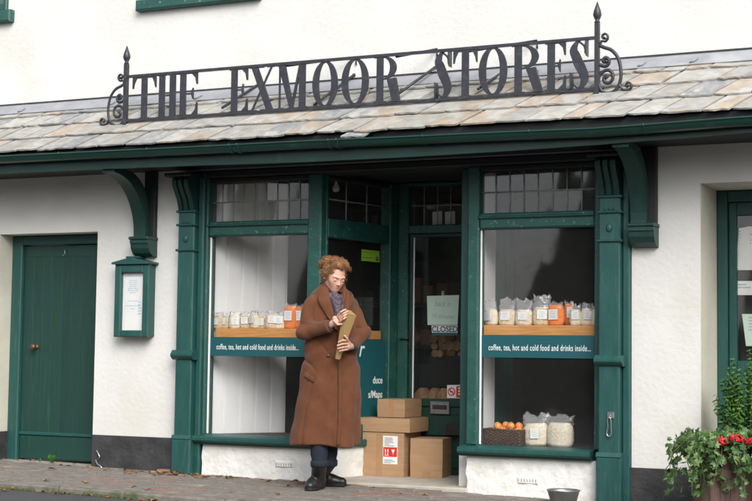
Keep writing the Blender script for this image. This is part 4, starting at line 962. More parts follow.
for k, pts in enumerate(([(-2.41,-.02,.155),(-2.385,-.028,.125),(-2.37,-.03,.10),(-2.385,-.024,.085)], [(-2.415,-.02,.075),(-2.39,-.035,.045),(-2.35,-.04,.025),(-2.33,-.04,-.0)])):
    q = [(x,y,z) for x,y,z in pts]; o = thing('bent_wire', ('upper','lower')[k]+' scrap of pale bent metal strip on the black plinth', 'wire', q[0], 0, 'bent metal scraps')
    under(MB().tube(smooth(q,4), .006, 6), o).build('strip', 'steel', o)

# fallen leaves
lm = []
for s in range(4):
    mb = MB(); r = 1; n = 9; vs = [(0,0,.006)]
    for i in range(n):
        a = 2*math.pi*i/n; q = .022*(1.25 if i == 0 else random.uniform(.6,1.0)); vs.append((q*math.cos(a)*1.5, q*math.sin(a), random.uniform(0,.016)))
    mb.add(vs, [(0,1+i,1+(i+1)%n) for i in range(n)]); mb.tube([(.03,0,.006),(.055,.004,.003)], .001, 4); lm.append(mb.mesh('fallen_leaf'))
for me in lm: me.materials.append(MATS['dead_leaf'])
spots = [(-1.5+random.gauss(0,.45), -.14-abs(random.gauss(0,.10))) for _ in range(46)] + [(-.7+random.gauss(0,.4), -.12-abs(random.gauss(0,.06))) for _ in range(16)] + [(random.uniform(-2.6,.6), KY-.10-abs(random.gauss(0,.05))) for _ in range(26)] + [(random.uniform(-2.8,1.3), random.uniform(-1.5,-.3)) for _ in range(14)] + [(-2.9+random.gauss(0,.3),.02) for _ in range(6)]
for x, y in spots:
    o = link('fallen_leaf', random.choice(lm)); s = random.uniform(.6,1.15)
    road_ = y < KY-.09; o.location = (x, y, zg(x)+(-.042 if road_ else .004)); o.rotation_euler = (random.uniform(-.15,.15), random.uniform(-.15,.15), random.uniform(0,6.3)); o.scale = (s,s,s)
    tag(o, 'fallen orange brown leaf lying on the pavement or gutter', 'leaf', 'fallen leaves')
# weeds
def weed(x, y, n, h, label):
    o = thing('weed', label, 'weed', (x,y,zg(x)))
    mb = MB()
    for i in range(n):
        a = random.uniform(0,6.28); l = h*random.uniform(.5,1); c = Vector((math.cos(a)*l*.5, math.sin(a)*l*.35, l*random.uniform(.3,1)))
        sd_ = Vector((-math.sin(a), math.cos(a), .2))*l*.22; mb.add([(0,0,0), tuple(c*.55+sd_), tuple(c), tuple(c*.55-sd_)], [(0,1,2,3)])
    mb.build('leaves', 'shrub_leaf', o)
weed(-2.93,.06,22,.11,'small green weed at the foot of the left door'); weed(-3.05,.05,8,.04,'tiny yellowing weed left of the larger weed at the left door')
weed(-1.02,-.22,10,.035,'flat green weed between the setts under the left window'); weed(-2.35,KY-.09,8,.03,'tuft of weed in the kerb joint below the left door')

# ------------------------------------------------------------------ planter, geraniums, ivy and shrub at the right
def frame_for(n):
    n = n.normalized(); a = n.orthogonal().normalized(); return a, n.cross(a)
def leafs(mb, c, size, nrm, lobes=True):
    a, b_ = frame_for(nrm); an = random.uniform(0,6.28); A = a*math.cos(an)+b_*math.sin(an); Bv = nrm.normalized().cross(A); n = nrm.normalized()
    if lobes: pr = [(0,-.45),(.42,-.32),(.30,-.02),(.52,.20),(.20,.22),(0,.62),(-.20,.22),(-.52,.20),(-.30,-.02),(-.42,-.32)]
    else: pr = [(0,-.55),(.2,-.2),(.22,.15),(0,.6),(-.22,.15),(-.2,-.2)]
    vs = [c+n*size*.06]+[c+(A*x+Bv*y)*size - n*size*.18*abs(x) for x, y in pr]; k = len(pr)
    mb.add(vs, [(0,1+i,1+(i+1)%k) for i in range(k)])
px, py = 2.945, -.62; pz = zg(px)
PL = thing('barrel_planter', 'weathered wooden half barrel planter at the right edge of the pavement', 'planter', (px,py,pz))
H_, R0, R1 = .47, .155, .19
def br(t): return R0+(R1-R0)*t+.018*math.sin(math.pi*t)
for i in range(18):
    a0, a1 = 2*math.pi*i/18+.008, 2*math.pi*(i+1)/18-.008; mb = MB(); vs = []; fs = []
    for t in (0,.25,.5,.75,1):
        r = br(t); vs += [(r*math.cos(a0),r*math.sin(a0),H_*t),(r*math.cos(a1),r*math.sin(a1),H_*t),((r-.022)*math.cos(a1),(r-.022)*math.sin(a1),H_*t),((r-.022)*math.cos(a0),(r-.022)*math.sin(a0),H_*t)]
    for j in range(4):
        for k in range(4): fs.append((j*4+k, j*4+(k+1)%4, j*4+4+(k+1)%4, j*4+4+k))
    fs += [(3,2,1,0),(16,17,18,19)]; mb.add(vs, fs).build('stave', 'barrel_wood', PL)
for z0, z1 in ((.28,.335),(.06,.10)):
    r0, r1 = br(z0/H_)+.004, br(z1/H_)+.004; MB().lathe([(r0-.003,z0),(r0,z0),(r1,z1),(r1-.003,z1)], (0,0,0), 36, smooth=False).build('hoop', 'barrel_hoop', PL)
MB().lathe([(R1-.02,H_-.03),(.0,H_-.02)], (0,0,0), 24).build('soil', 'soil', PL)
top_ = pz+H_
iv = thing('ivy_plant', 'variegated ivy trailing down the barrel planter', 'plant', (px,py,top_-.02))
mA, mB_, ms = MB(), MB(), MB()
trails = []
for i in range(46):
    a = random.uniform(0,6.28) if i < 26 else random.uniform(-1.9,-.2); r = R1*random.uniform(.3,.95); p = Vector((px+r*math.cos(a), py+r*math.sin(a), top_+random.uniform(0,.05))); out = Vector((math.cos(a)*1.2,math.sin(a),0)); L_ = random.uniform(.12,.45)
    pts = []; n = 9
    for k in range(n):
        t = k/(n-1); pts.append(p + out*(.20*math.sin(min(1,t*1.6)*math.pi/2)*random.uniform(.8,1.1)*(.5+L_)) + Vector((random.uniform(-.012,.012),random.uniform(-.012,.012), .05*math.sin(t*3)-L_*max(0,t-.25)**1.1)))
    trails.append(pts); ms.tube(pts, .003, 4)
    for k, q in enumerate(pts):
        for _ in range(2): 
            nn = Vector((random.gauss(.1,.5)+out.x*.5, -.7+random.gauss(0,.4), .5+random.gauss(0,.4))); leafs(mB_ if random.random()<.3 else mA, q+Vector([random.gauss(0,.018) for _ in range(3)]), random.uniform(.035,.065), nn)
for i in range(240):
    a = random.uniform(0,6.28); r = random.uniform(0,.25); q = Vector((px-.0+r*1.15*math.cos(a), py+r*math.sin(a), top_+random.uniform(-.01,.085)*(1.1-r/.3)))
    leafs(mB_ if random.random()<.2 else mA, q, random.uniform(.04,.07), Vector((random.gauss(0,.5),-.5+random.gauss(0,.5),.9)))
tag(under(mA, iv).build('green_leaves', 'ivy_leaf', iv), kind='stuff'); tag(under(mB_, iv).build('variegated_leaves', 'ivy_pale', iv), kind='stuff'); under(ms, iv).build('stems', 'stem', iv)
gr = thing('geranium', 'red flowering geranium rising from the barrel planter', 'plant', (px+.05,py,top_-.02))
ms, mf = MB(), MB()
heads = []
for (u_, v_, Y_, r_) in ((720.5,441,-.86,.034),(736,439,-.84,.042),(752,442,-.84,.034)): heads.append((at(u_,v_,Y_), r_))
for hp, r_ in heads:
    ms.tube([(hp.x-.02,py,top_-.02), (hp.x-.005,(py+hp.y)/2,(top_+hp.z)/2), tuple(hp)], .004, 5)
    fh = MB()
    for i in range(85):
        d = Vector((random.gauss(0,1),random.gauss(0,1),random.gauss(.2,.7))).normalized(); rr_ = r_*random.uniform(.75,1.25); leafs(fh, hp+Vector((d.x*rr_,d.y*rr_,d.z*rr_*.7)), random.uniform(.022,.034), (d+Vector((random.gauss(0,.5),random.gauss(0,.5),random.gauss(0,.5)))), False)
    under(fh, gr).build('flower_head', 'petal_red', gr)
under(ms, gr).build('stems', 'stem', gr)
mb = MB()
for i in range(36):
    q = Vector((px+.10+random.gauss(0,.08), py+random.gauss(-.03,.06), top_+random.uniform(.0,.10))); leafs(mb, q, random.uniform(.05,.08), Vector((random.gauss(0,.4),-.5,.9)))
tag(under(mb, gr).build('leaves', 'ivy_leaf', gr), kind='stuff')
pf = at(713,448,-.84)
po = thing('pansy', 'small pink flower at the front of the barrel planter', 'flower', tuple(pf)); mb = MB()
for i in range(14): d = Vector((random.gauss(0,1),-.8,random.gauss(0,1))).normalized(); leafs(mb, pf+d*.015, .028, d, False)
under(mb, po).build('petals', 'petal_pink', po); under(MB().tube([(pf.x,pf.y+.04,top_-.03), tuple(pf)], .003, 5), po).build('stem', 'stem', po)
# upright evergreen shrub in a pot by the right door
sx_, sy_ = 3.02, -.12; sz_ = zg(sx_)
sp = thing('plant_pot', 'terracotta pot behind the barrel planter by the right hand door', 'pot', (sx_,sy_,sz_))
MB().lathe([(.13,0),(.135,.004),(.17,.26),(.185,.262),(.185,.31),(.165,.31),(.155,.27),(.0,.268)], (0,0,0), 28).build('pot', 'terracotta', sp)
sh = thing('evergreen_shrub', 'upright bright green evergreen shrub with small leaves beside the right hand door', 'shrub', (sx_,sy_,sz_+.27))
ml, ms = MB(), MB()
for i in range(95):
    a = random.uniform(0,6.28); r = .21*math.sqrt(random.random()); ht = random.uniform(.58,.84)*(1-.5*(r/.22)**2)-.02*0
    p0 = Vector((sx_+r*.35*math.cos(a), sy_+r*.35*math.sin(a), sz_+.27)); p1 = Vector((sx_+r*1.25*math.cos(a), sy_+r*math.sin(a), sz_+.27+ht))
    ms.tube([p0, p0.lerp(p1,.5)+Vector((random.gauss(0,.01),random.gauss(0,.01),0)), p1], [.004,.003,.0015], 5)
    n = int(ht/.013)
    for k in range(n):
        t = .15+.85*k/n; q = p0.lerp(p1,t); an = k*2.4; d = Vector((math.cos(an),math.sin(an),.7+.6*t)); tip = d.normalized()*.02
        leafs(ml, q+tip, random.uniform(.036,.05)*(1.05-.25*t), Vector((math.cos(an)*.6,math.sin(an)*.6,.8)) , False)
tag(under(ml, sh).build('leaves', 'shrub_leaf', sh), kind='stuff'); under(ms, sh).build('stems', 'stem', sh)
# ------------------------------------------------------------------ organic surfaces: distance fields meshed with surface nets
def snet(f, lo, hi, h):
    ax = [np.arange(lo[i], hi[i]+h, h) for i in range(3)]
    G = np.stack(np.meshgrid(*ax, indexing='ij'), -1); V = f(G)
    ins = V < 0; nx, ny, nz = V.shape
    cs = np.zeros((nx-1,ny-1,nz-1,3)); cn = np.zeros((nx-1,ny-1,nz-1))
    for d in range(3):
        sl0 = [slice(None)]*3; sl1 = [slice(None)]*3; sl0[d] = slice(0,-1); sl1[d] = slice(1,None)
        a, b = V[tuple(sl0)], V[tuple(sl1)]; ch = (a < 0) != (b < 0)
        t = np.where(ch, a/np.where(ch, a-b, 1), 0); p = G[tuple(sl0)].copy(); p[..., d] += t*h; p *= ch[..., None]
        o = [k for k in range(3) if k != d]
        for i in (0,1):
            for j in (0,1):
                s = [slice(None)]*3; s[o[0]] = slice(i, (None if i else -1)); s[o[1]] = slice(j, (None if j else -1))
                s2 = tuple(s); cs += p[s2]; cn += ch[s2]
    act = cn > 0; idx = -np.ones(act.shape, int); idx[act] = np.arange(act.sum()); verts = cs[act]/cn[act][:,None]
    faces = []
    for d in range(3):
        sl0 = [slice(None)]*3; sl1 = [slice(None)]*3; sl0[d] = slice(0,-1); sl1[d] = slice(1,None)
        A = ins[tuple(sl0)]; Bb = ins[tuple(sl1)]; ch = A != Bb; o = [k for k in range(3) if k != d]
        I = np.argwhere(ch); I = I[(I[:,o[0]] > 0) & (I[:,o[1]] > 0) & (I[:,o[0]] < V.shape[o[0]]-1) & (I[:,o[1]] < V.shape[o[1]]-1)]
        e0 = np.zeros(3,int); e0[o[0]] = 1; e1 = np.zeros(3,int); e1[o[1]] = 1
        q = [idx[tuple((I-e0-e1).T)], idx[tuple((I-e1).T)], idx[tuple(I.T)], idx[tuple((I-e0).T)]]
        Q = np.stack(q, 1); fl = A[tuple(I.T)] ^ (d == 1)
        Q[~fl] = Q[~fl][:, ::-1]; faces.append(Q)
    F = np.concatenate(faces); F = F[(F >= 0).all(1)]
    return verts, F
def smin(a, b, k):
    h = np.clip(.5+.5*(b-a)/k, 0, 1); return b*(1-h)+a*h-k*h*(1-h)
def smax(a, b, k): return -smin(-a, -b, k)
def cone(P, a, b, r0, r1):
    a = np.array(a, float); b = np.array(b, float); ab = b-a; t = np.clip(((P-a)@ab)/max(ab@ab,1e-12), 0, 1)
    return np.linalg.norm(P-a-t[...,None]*ab, axis=-1)-(r0+(r1-r0)*t)
def ell(P, c, r, Rm=None):
    q = P-np.array(c, float)
    if Rm is not None: q = q@Rm
    r = np.array(r, float); k0 = np.linalg.norm(q/r, axis=-1); k1 = np.linalg.norm(q/(r*r), axis=-1)
    return k0*(k0-1)/np.maximum(k1,1e-9)
def nmesh(name, V, F, mat, parent=None, smooth=True, iters=0):
    me = bpy.data.meshes.new(name); me.from_pydata(V.tolist(), [], F.tolist()); me.polygons.foreach_set('use_smooth', [smooth]*len(me.polygons)); me.update()
    if iters:
        bm = bmesh.new(); bm.from_mesh(me)
        for _ in range(iters): bmesh.ops.smooth_vert(bm, verts=bm.verts, factor=.5, use_axis_x=True, use_axis_y=True, use_axis_z=True)
        bm.to_mesh(me); bm.free()
    return link(name, me, mat, parent)
def rotx(a): c, s = math.cos(a), math.sin(a); return np.array([[1,0,0],[0,c,-s],[0,s,c]])
def roty(a): c, s = math.cos(a), math.sin(a); return np.array([[c,0,s],[0,1,0],[-s,0,c]])
def rotz(a): c, s = math.cos(a), math.sin(a); return np.array([[c,-s,0],[s,c,0],[0,0,1]])

# ------------------------------------------------------------------ the woman: local x = along the picture to the right, local -y = towards the street/camera
FOOT = Vector((0, -.55, zg(0)+.006))
PE = thing('person', 'woman in long brown coat and black boots reading a parcel outside the shop', 'person', FOOT, YAW)
bpy.context.view_layer.update(); PI = PE.matrix_world.inverted(); CL = PI @ CAM; PR = PI.to_3x3()
def pl(u_, v_, b=0.0):
    d = PR @ ray(u_, v_); t = (-b-CL.y)/d.y; p = CL + d*t; return np.array((p.x, p.y, p.z))
# --- coat: stacked ovals with folds, plus sleeves
rows = [(283,323,341,.0,.075,.062),(288,317,346,.0,.12,.080),(294,311.5,351.5,.0,.16,.10),(303,308,354,.01,.17,.12),(318,307,355,.015,.17,.128),(335,306,356,.02,.17,.135),(352,304.5,358,.02,.17,.145),
        (375,301,360,.015,.18,.15),(400,297,360,.01,.19,.16),(425,292,359,.0,.2,.17),(447,288,359,.0,.2,.178),(460,286,359,.0,.2,.18)]
zt, xt, at_, bt, yt = [], [], [], [], []
for v_, ul, ur, bo, _, bb in rows:
    a_, b_ = pl(ul,v_), pl(ur,v_); zt.append((a_[2]+b_[2])/2); xt.append((a_[0]+b_[0])/2); at_.append((b_[0]-a_[0])/2); bt.append(bb); yt.append(-bo)
order = np.argsort(zt); zt, xt, at_, bt, yt = [np.array(k)[order] for k in (zt,xt,at_,bt,yt)]
HEM = pl(320,445)[2]; ZSH = pl(330,284)[2]
shR, elR, wrR = pl(311.5,304,.075), pl(304.5,332,.13), pl(330,326,.25)
shL, elL, wrL = pl(350.5,305,-.045), pl(363.5,331.5,.03), pl(352,346.5,.175)
def coat_f(P):
    z = P[...,2]; cx = np.interp(z, zt, xt); a_ = np.interp(z, zt, at_); b_ = np.interp(z, zt, bt); cy = np.interp(z, zt, yt)
    x, y = P[...,0]-cx, P[...,1]-cy; th = np.arctan2(y/b_, x/a_)
    low = np.clip((.95-z)/.6, 0, 1)
    fold = 1 + low*(.036*np.sin(5*th+.6+1.0*z)+.020*np.sin(9*th+2.0)) - .012*np.sin(th*3+z*9)*np.clip(z-.9,0,.3)
    n = 2.3; rr = (np.abs(x/(a_*fold))**n+np.abs(y/(b_*fold))**n)**(1/n)
    d = (rr-1)*np.minimum(a_,b_)*.9
    cr = 1-np.abs(np.sin(3.5*th+1.2*np.sin(3*z)+.4)); d = d + .014*cr**5*low
    cr = 1-np.abs(np.sin(13*z+7*x+1.5*np.sin(8*x))); d = d + .011*cr**5*np.exp(-((z-.98)/.12)**2)
    d = smax(d, HEM+.012*np.sin(3*th+1)-z, .012); d = smax(d, z-(ZSH+.02), .03)
    # sleeves with elbow and forearm wrinkles
    def slv(s, e, w, r0, r1, r2, ph):
        q = smin(cone(P, s, e, r0, r1), cone(P, e, w, r1, r2), .03)
        cr = 1-np.abs(np.sin(21*(P[...,2]*1.2+.45*P[...,0])+ph+1.3*np.sin(11*P[...,0]+6*P[...,1]))); q = q + .011*cr**5*np.exp(-(np.linalg.norm(P-e,axis=-1)/.13)**2)
        cr = 1-np.abs(np.sin(15*(P[...,2]-.8*P[...,0])+ph+1.1*np.sin(9*P[...,1]))); q = q + .004*cr**6
        return q + 0.002*np.sin(52*(P[...,2]+.5*P[...,0])+ph)*np.exp(-(np.linalg.norm(P-e,axis=-1)/.10)**2)+.0015*np.sin(46*P[...,0]+34*P[...,2]+ph+2*np.sin(14*P[...,1]))+.004*np.sin(38*P[...,2]-30*P[...,0]+ph)*np.exp(-(np.linalg.norm(P-(s+e)/2,axis=-1)/.12)**2)
    d = smin(d, slv(shR, elR, wrR, .057, .057, .047, 0), .014)
    d = smin(d, slv(shL, elL, wrL, .054, .053, .047, 1.5), .014)
    for w, e in ((wrR,elR),(wrL,elL)):
        dr = (w-e)/np.linalg.norm(w-e); d = np.where((np.linalg.norm(P-w,axis=-1) < .085), smax(d, (P-w)@dr, .008), d)
    # vent where the front edges part near the hem
    e0, e1 = np.array(pl(338,395,.19)), np.array(pl(338.5,452,.22))
    d = smax(d, -(cone(P, e0, e1, .001, .011)), .004)
    d = smax(d, -cone(P, pl(335,283,.045), pl(337.5,320,.19), .066, .022), .010)      # open neck between the lapels
    # soft irregularity of heavy wool
    d = d + .004*np.sin(23*P[...,0]+11*P[...,2])*np.sin(17*P[...,2]+9*P[...,1]) + .0035*np.sin(44*P[...,0]-26*P[...,2]+3*np.sin(9*P[...,2]))*np.exp(-((P[...,2]-.95)/.18)**2)
    return d
V, F = snet(coat_f, (-.36,-.42,HEM-.05), (.46,.30,ZSH+.08), .0066)
coat = nmesh('coat', V, F, 'coat_wool', PE, iters=1)
bvh = BVHTree.FromPolygons([Vector(v) for v in V.tolist()], F.tolist())
def hit(u_, v_, off=0.0):
    d = (PR @ ray(u_, v_)).normalized(); r = bvh.ray_cast(CL, d)
    if r[0] is None: return Vector(pl(u_, v_, .15))
    return r[0] + r[1]*off*.6 - d*off*.5
def cloth_patch(left, right, n, m_, off, thick, name, mat):
    """strip between two photo-measured edges, lying on the coat's surface"""
    L = smooth([tuple(p) for p in left], n); R_ = smooth([tuple(p) for p in right], n); k = min(len(L), len(R_)); L = [L[int(i*(len(L)-1)/(k-1))] for i in range(k)]; R_ = [R_[int(i*(len(R_)-1)/(k-1))] for i in range(k)]
    vs = []; fs = []
    for i in range(k):
        for j in range(m_+1):
            t = j/m_; o = off*(1-.18*(2*t-1)**6); vs.append(hit(L[i][0]+(R_[i][0]-L[i][0])*t, L[i][1]+(R_[i][1]-L[i][1])*t, o))
    w = m_+1; dv = (PR @ ray(335,320)).normalized()*thick; nv = len(vs); vs += [p+dv for p in vs]
    for i in range(k-1):
        for j in range(m_):
            a = i*w+j; fs += [(a,a+1,a+w+1,a+w), (nv+a,nv+a+w,nv+a+w+1,nv+a+1)]
        a, b_ = i*w, i*w+m_; fs += [(a,a+w,nv+a+w,nv+a), (b_,nv+b_,nv+b_+w,b_+w)]
    for j in range(m_): a = j; b_ = (k-1)*w+j; fs += [(a,nv+a,nv+a+1,a+1), (b_,b_+1,nv+b_+1,nv+b_)]
    mb = MB(); mb.add(vs, fs, True); return mb.build(name, mat, coat if name not in ('shirt_front',) else PE)
cloth_patch([(331,303),(331.5,304.5),(332.5,307),(334.5,318),(336,328)], [(344,303),(344,304.5),(343.5,307),(341,318),(338,328)], 4, 8, .006, .02, 'shirt_front', 'scarf')
cloth_patch([(321.5,287.5),(318.8,294),(317.8,300.5),(325,313),(334.5,330)], [(327.5,288),(329.5,294),(332,303),(335.5,317),(338,331)], 5, 6, .017, .02, 'lapel', 'coat_wool')
cloth_patch([(346.5,291.5),(346,296),(344,305),(341.5,318),(338.5,331)], [(350.5,292.5),(352.5,296.5),(352.5,301),(347.5,313),(341,331)], 5, 5, .017, .02, 'lapel', 'coat_wool')
cloth_patch([(337.2,330),(337.8,360),(338.2,390),(338,418),(336.5,446)], [(340.8,330),(341.6,360),(341.8,390),(341.4,418),(340,444)], 5, 3, .012, .02, 'front_edge', 'coat_wool')
cloth_patch([(305.5,372),(310,375),(315,378)], [(304.5,377),(309,380),(314,383)], 4, 3, .008, .012, 'pocket_flap', 'coat_wool')
for u_, v_ in ((328,356),(331,322)):
    c = hit(u_, v_, .008); MB().lathe([(.0005,-.006),(.010,-.006),(.012,-.003),(.011,.004),(.0005,.005)], (0,0,0), 14, axis='y').xf(Matrix.Translation(c)).build('button', 'coat_button', coat)
# raised collar round the neck
mb = MB(); cx_, cy_, cz_ = pl(333,284)
for s_, rr in ((0,.0),):
    vs = []; fs = []; n = 22
    for k in range(n):
        a = rad(-60+300*k/(n-1)-0); ca, sa = math.cos(a), math.sin(a); hgt = .05*math.sin(math.pi*min(1,max(0,k/(n-1)))) 
        for (r_, dz) in ((.100,-.060),(.092,-.02+hgt*.35),(.087,-.01+hgt*.5),(.080,-.02+hgt*.35),(.078,-.06)):
            vs.append((cx_-.006+r_*ca*1.08, cy_+.02+r_*sa, cz_+dz))
    for k in range(n-1):
        for j in range(4): fs.append((k*5+j,(k+1)*5+j,(k+1)*5+j+1,k*5+j+1))
    mb.add(vs, fs, True)
mb.build('collar', 'coat_wool', coat)
# --- head and neck
HC = pl(334.5,277.0,.05); HR = rotz(rad(30)) @ roty(rad(4)) @ rotx(rad(24))
NB = pl(333,296,-.02)
def head_f(Pw):
    P = (Pw-HC)@HR; x, y, z = P[...,0], P[...,1], P[...,2]; Q = P.copy(); Q[...,0] = np.abs(x)
    d = ell(P, (0,.014,.036), (.072,.090,.082))
    d = smin(d, ell(P, (0,-.022,-.020), (.0495,.062,.076)), .03)
    d = smin(d, ell(P, (0,-.055,-.084), (.018,.019,.017)), .030)
    d = smin(d, cone(Q, (.038,.0,-.050), (.012,-.052,-.083), .014, .012), .022)
    d = smin(d, ell(Q, (.030,-.053,-.014), (.022,.021,.024)), .036)
    d = smin(d, cone(Q, (.006,-.079,.022), (.042,-.066,.024), .009, .008), .014)
    d = smax(d, -ell(Q, (.029,-.097,.003), (.017,.022,.0130)), .010)
    d = smin(d, ell(Q, (.0295,-.0675,.002), (.0165,.0165,.0135)), .004)
    d = smin(d, ell(P, (0,-.058,-.050), (.030,.024,.034)), .030)
    d = smin(d, cone(P, (0,-.078,.014), (0,-.099,-.024), .0055, .0080), .009)
    d = smin(d, ell(Q, (.0080,-.090,-.028), (.0062,.0080,.0058)), .006)
    d = smin(d, cone(Q, (0,-.0845,-.0500), (.0135,-.0765,-.0528), .0048, .0022), .006)
    d = smin(d, cone(Q, (0,-.0825,-.0600), (.011,-.0755,-.0585), .0055, .0028), .006)
    d = smax(d, -cone(Q, (0,-.0915,-.0552), (.014,-.082,-.0555), .0020, .0012), .003)
    d = smin(d, ell(Q, (.074,.012,-.004), (.009,.018,.029)), .006)
    d = smax(d, -ell(Q, (.083,.004,-.002), (.007,.010,.017)), .004)
    nb = (NB-HC)@HR
    d = smin(d, cone(P, (0,.018,-.06), nb, .046, .056), .03)
    return d
V, F = snet(head_f, HC-np.array((.14,.15,.24)), HC+np.array((.14,.15,.15)), .0034)
Hl = (V-HC)@HR
# hands: palm blobs and five jointed fingers each, one continuous skin
def hand_f(wr, palm, up, fingers, thumb):
    """wr wrist, palm centre; fingers = list of joint chains"""
    def f(P):
        d = cone(P, wr, wr*.4+palm*.6, .023, .025)
        d = smin(d, cone(P, palm-up*.024, palm+up*.024, .019, .019), .016)
        d = smin(d, cone(P, wr*.3+palm*.7-up*.02, palm-up*.01, .016, .018), .012)
        for ch, r in fingers+[thumb]:
            q = None
            for i in range(len(ch)-1):
                c = cone(P, ch[i], ch[i+1], r*(1-.10*i), r*(1-.10*(i+1))); q = c if q is None else smin(q, c, .003)
            d = smin(d, q, .005)
        return d
    return f
A3 = lambda *a: np.array(a, float)
# parcel axes (held between both hands)
PT, PB = pl(349.5,314.5,.31), pl(337.5,359,.27)
# image-left hand (her right): fingertips on the near top edge of the parcel, pointing up right
pR = pl(336.5,320.5,.285); upR = A3(-.62,-.1,.78)
fR = []
for k, (u0,v0,u1,v1,u2,v2) in enumerate(((337.5,316.5,341,311.8,345.5,309.5),(339.2,317.8,343.5,313.6,347.5,311.5),(340.2,319.6,344,316.2,347,314.2),(340.4,321.6,343.6,319,346,317.4))):
    b0 = .30+.006*k; fR.append(([pl(u0,v0,b0), pl(u1,v1,b0+.034), pl(u2,v2,b0+.034)], (.0082,.0086,.0082,.0072)[k]))
thR = ([pl(334,321,.30), pl(338,324.5,.325), pl(341.5,324,.33)], .0092)
wR = wrR + (wrR-elR)/np.linalg.norm(wrR-elR)*-.01
V2, F2 = snet(hand_f(wR, pR, upR*.8, fR, thR), np.minimum(wR,pR)-.09, np.maximum(wR,pR)+.13, .0032)
# image-right hand (her left): wraps the lower half from the right, fingers across the front
pL_ = pl(347.5,345.5,.25); upL = A3(.25,-.1,.96)
fL = []
for k, (v0, v1, v2, u2) in enumerate(((340.6,340.4,342.2,338.6),(343.8,344.0,345.6,337.6),(346.8,347.4,348.6,338.0),(349.5,350.3,351.2,339.6))):
    fL.append(([pl(347.5-.2*k,v0,.275), pl(342.8,v1,.322), pl(u2,v2,.314)], (.0084,.0088,.0084,.0074)[k]))
thL = ([pl(349,342.5,.26), pl(347,338.5,.305), pl(344.6,335.8,.325)], .0095)
V3, F3 = snet(hand_f(wrL, pL_, upL*.8, fL, thL), np.minimum(wrL,pL_)-.10, np.maximum(wrL,pL_)+.11, .0032)
# trunk and legs under the clothes
def core_f(P):
    d = cone(P, NB, pl(331,330,.0), .06, .10); d = smin(d, cone(P, pl(331,330,.0), pl(326,375,.0), .09, .09), .05)
    for k, (kn, an) in enumerate((((318.5,425),(319.5,468)), ((329.5,425),(329.5,466)))):
        b0 = .09 if k == 0 else -.035; d = smin(d, cone(P, pl(320+8*k,378,.02), pl(*kn,b0*.8), .06, .045), .03); d = smin(d, cone(P, pl(*kn,b0*.8), pl(an[0],an[1]-8,b0), .045, .03), .02)
    return d
V4, F4 = snet(core_f, (-.25,-.25,.05), (.3,.25,1.45), .016)
ofs = np.cumsum([0,len(V),len(V2),len(V3)]); VA = np.concatenate([V,V2,V3,V4]); FA = np.concatenate([F,F2+ofs[1],F3+ofs[2],F4+ofs[3]])
body = nmesh('body', VA, FA, None, PE)
sk = bpy.data.materials.new('skin'); sk.use_nodes = True; t = sk.node_tree; b = t.nodes['Principled BSDF']
va = t.nodes.new('ShaderNodeVertexColor'); va.layer_name = 'skin_tone'; t.links.new(va.outputs[0], b.inputs['Base Color'])
b.inputs['Roughness'].default_value = .48; b.inputs['Subsurface Weight'].default_value = .12; b.inputs['Subsurface Radius'].default_value = (.01,.004,.002); b.inputs['Specular IOR Level'].default_value = .35
bn = t.nodes.new('ShaderNodeTexNoise'); bn.inputs['Scale'].default_value = 300; bp_ = t.nodes.new('ShaderNodeBump'); bp_.inputs['Strength'].default_value = .08; bp_.inputs['Distance'].default_value = .002; t.links.new(bn.outputs[0], bp_.inputs['Height']); t.links.new(bp_.outputs[0], b.inputs['Normal'])
body.data.materials.append(sk)
colr = np.tile(np.array((.60,.345,.255,1.0)), (len(VA),1)); nh = len(V)
def tint(mask_w, c):
    w = np.clip(mask_w,0,1)[:,None]; colr[:nh,:3] = colr[:nh,:3]*(1-w)+np.array(c)*w
ax_ = np.abs(Hl[:,0])
tint(.22*np.exp(-(((ax_-.038)/.020)**2+((Hl[:,2]+.028)/.018)**2)), (.60,.24,.18))
tint(.5*np.exp(-((ax_/.013)**2+((Hl[:,2]+.026)/.012)**2))*(Hl[:,1]<-.07), (.58,.26,.20))
tint(.85*np.exp(-((ax_/.0130)**4+((Hl[:,2]+.0550)/.0090)**4))*(Hl[:,1]<-.068), (.43,.17,.145))
tint(.35*np.exp(-(((ax_-.029)/.017)**2+((Hl[:,2]-.002)/.012)**2))*(Hl[:,1]<-.05), (.40,.19,.14))  # eye sockets darkened, their shading put into the skin colour
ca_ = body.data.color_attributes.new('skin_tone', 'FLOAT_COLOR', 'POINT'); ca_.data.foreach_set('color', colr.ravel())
# brows and lashes
hb = BVHTree.FromPolygons([Vector(v) for v in V.tolist()], F.tolist())
def onface(x, z, off):
    o = Vector(HC+HR@A3(x,-.2,z)); d = Vector(HR@A3(0,1,0)); r = hb.ray_cast(o, d); return (r[0] - d*off) if r[0] else None
mb = MB()
for s in (-1,1):
    p = [onface(s*x, z, .001) for x, z in ((.014,.0195),(.022,.0235),(.032,.0255),(.041,.0235),(.047,.019))]; p = [q for q in p if q]
    if len(p) > 2: mb.tube(p, [.0014,.0021,.0020,.0016,.0007][:len(p)], 6)
mb.build('eyebrows', 'brow', body)
mb = MB()
for s in (-1,1):
    p = [onface(s*x, z, .0008) for x, z in ((.016,-.0025),(.022,-.0062),(.029,-.0078),(.036,-.0068),(.043,-.0025))]; p = [q for q in p if q]
    if len(p) > 2: mb.tube(p, [.0006,.0010,.0012,.0011,.0008][:len(p)], 5)
mb.build('eyelashes', 'cuff_dark', body)
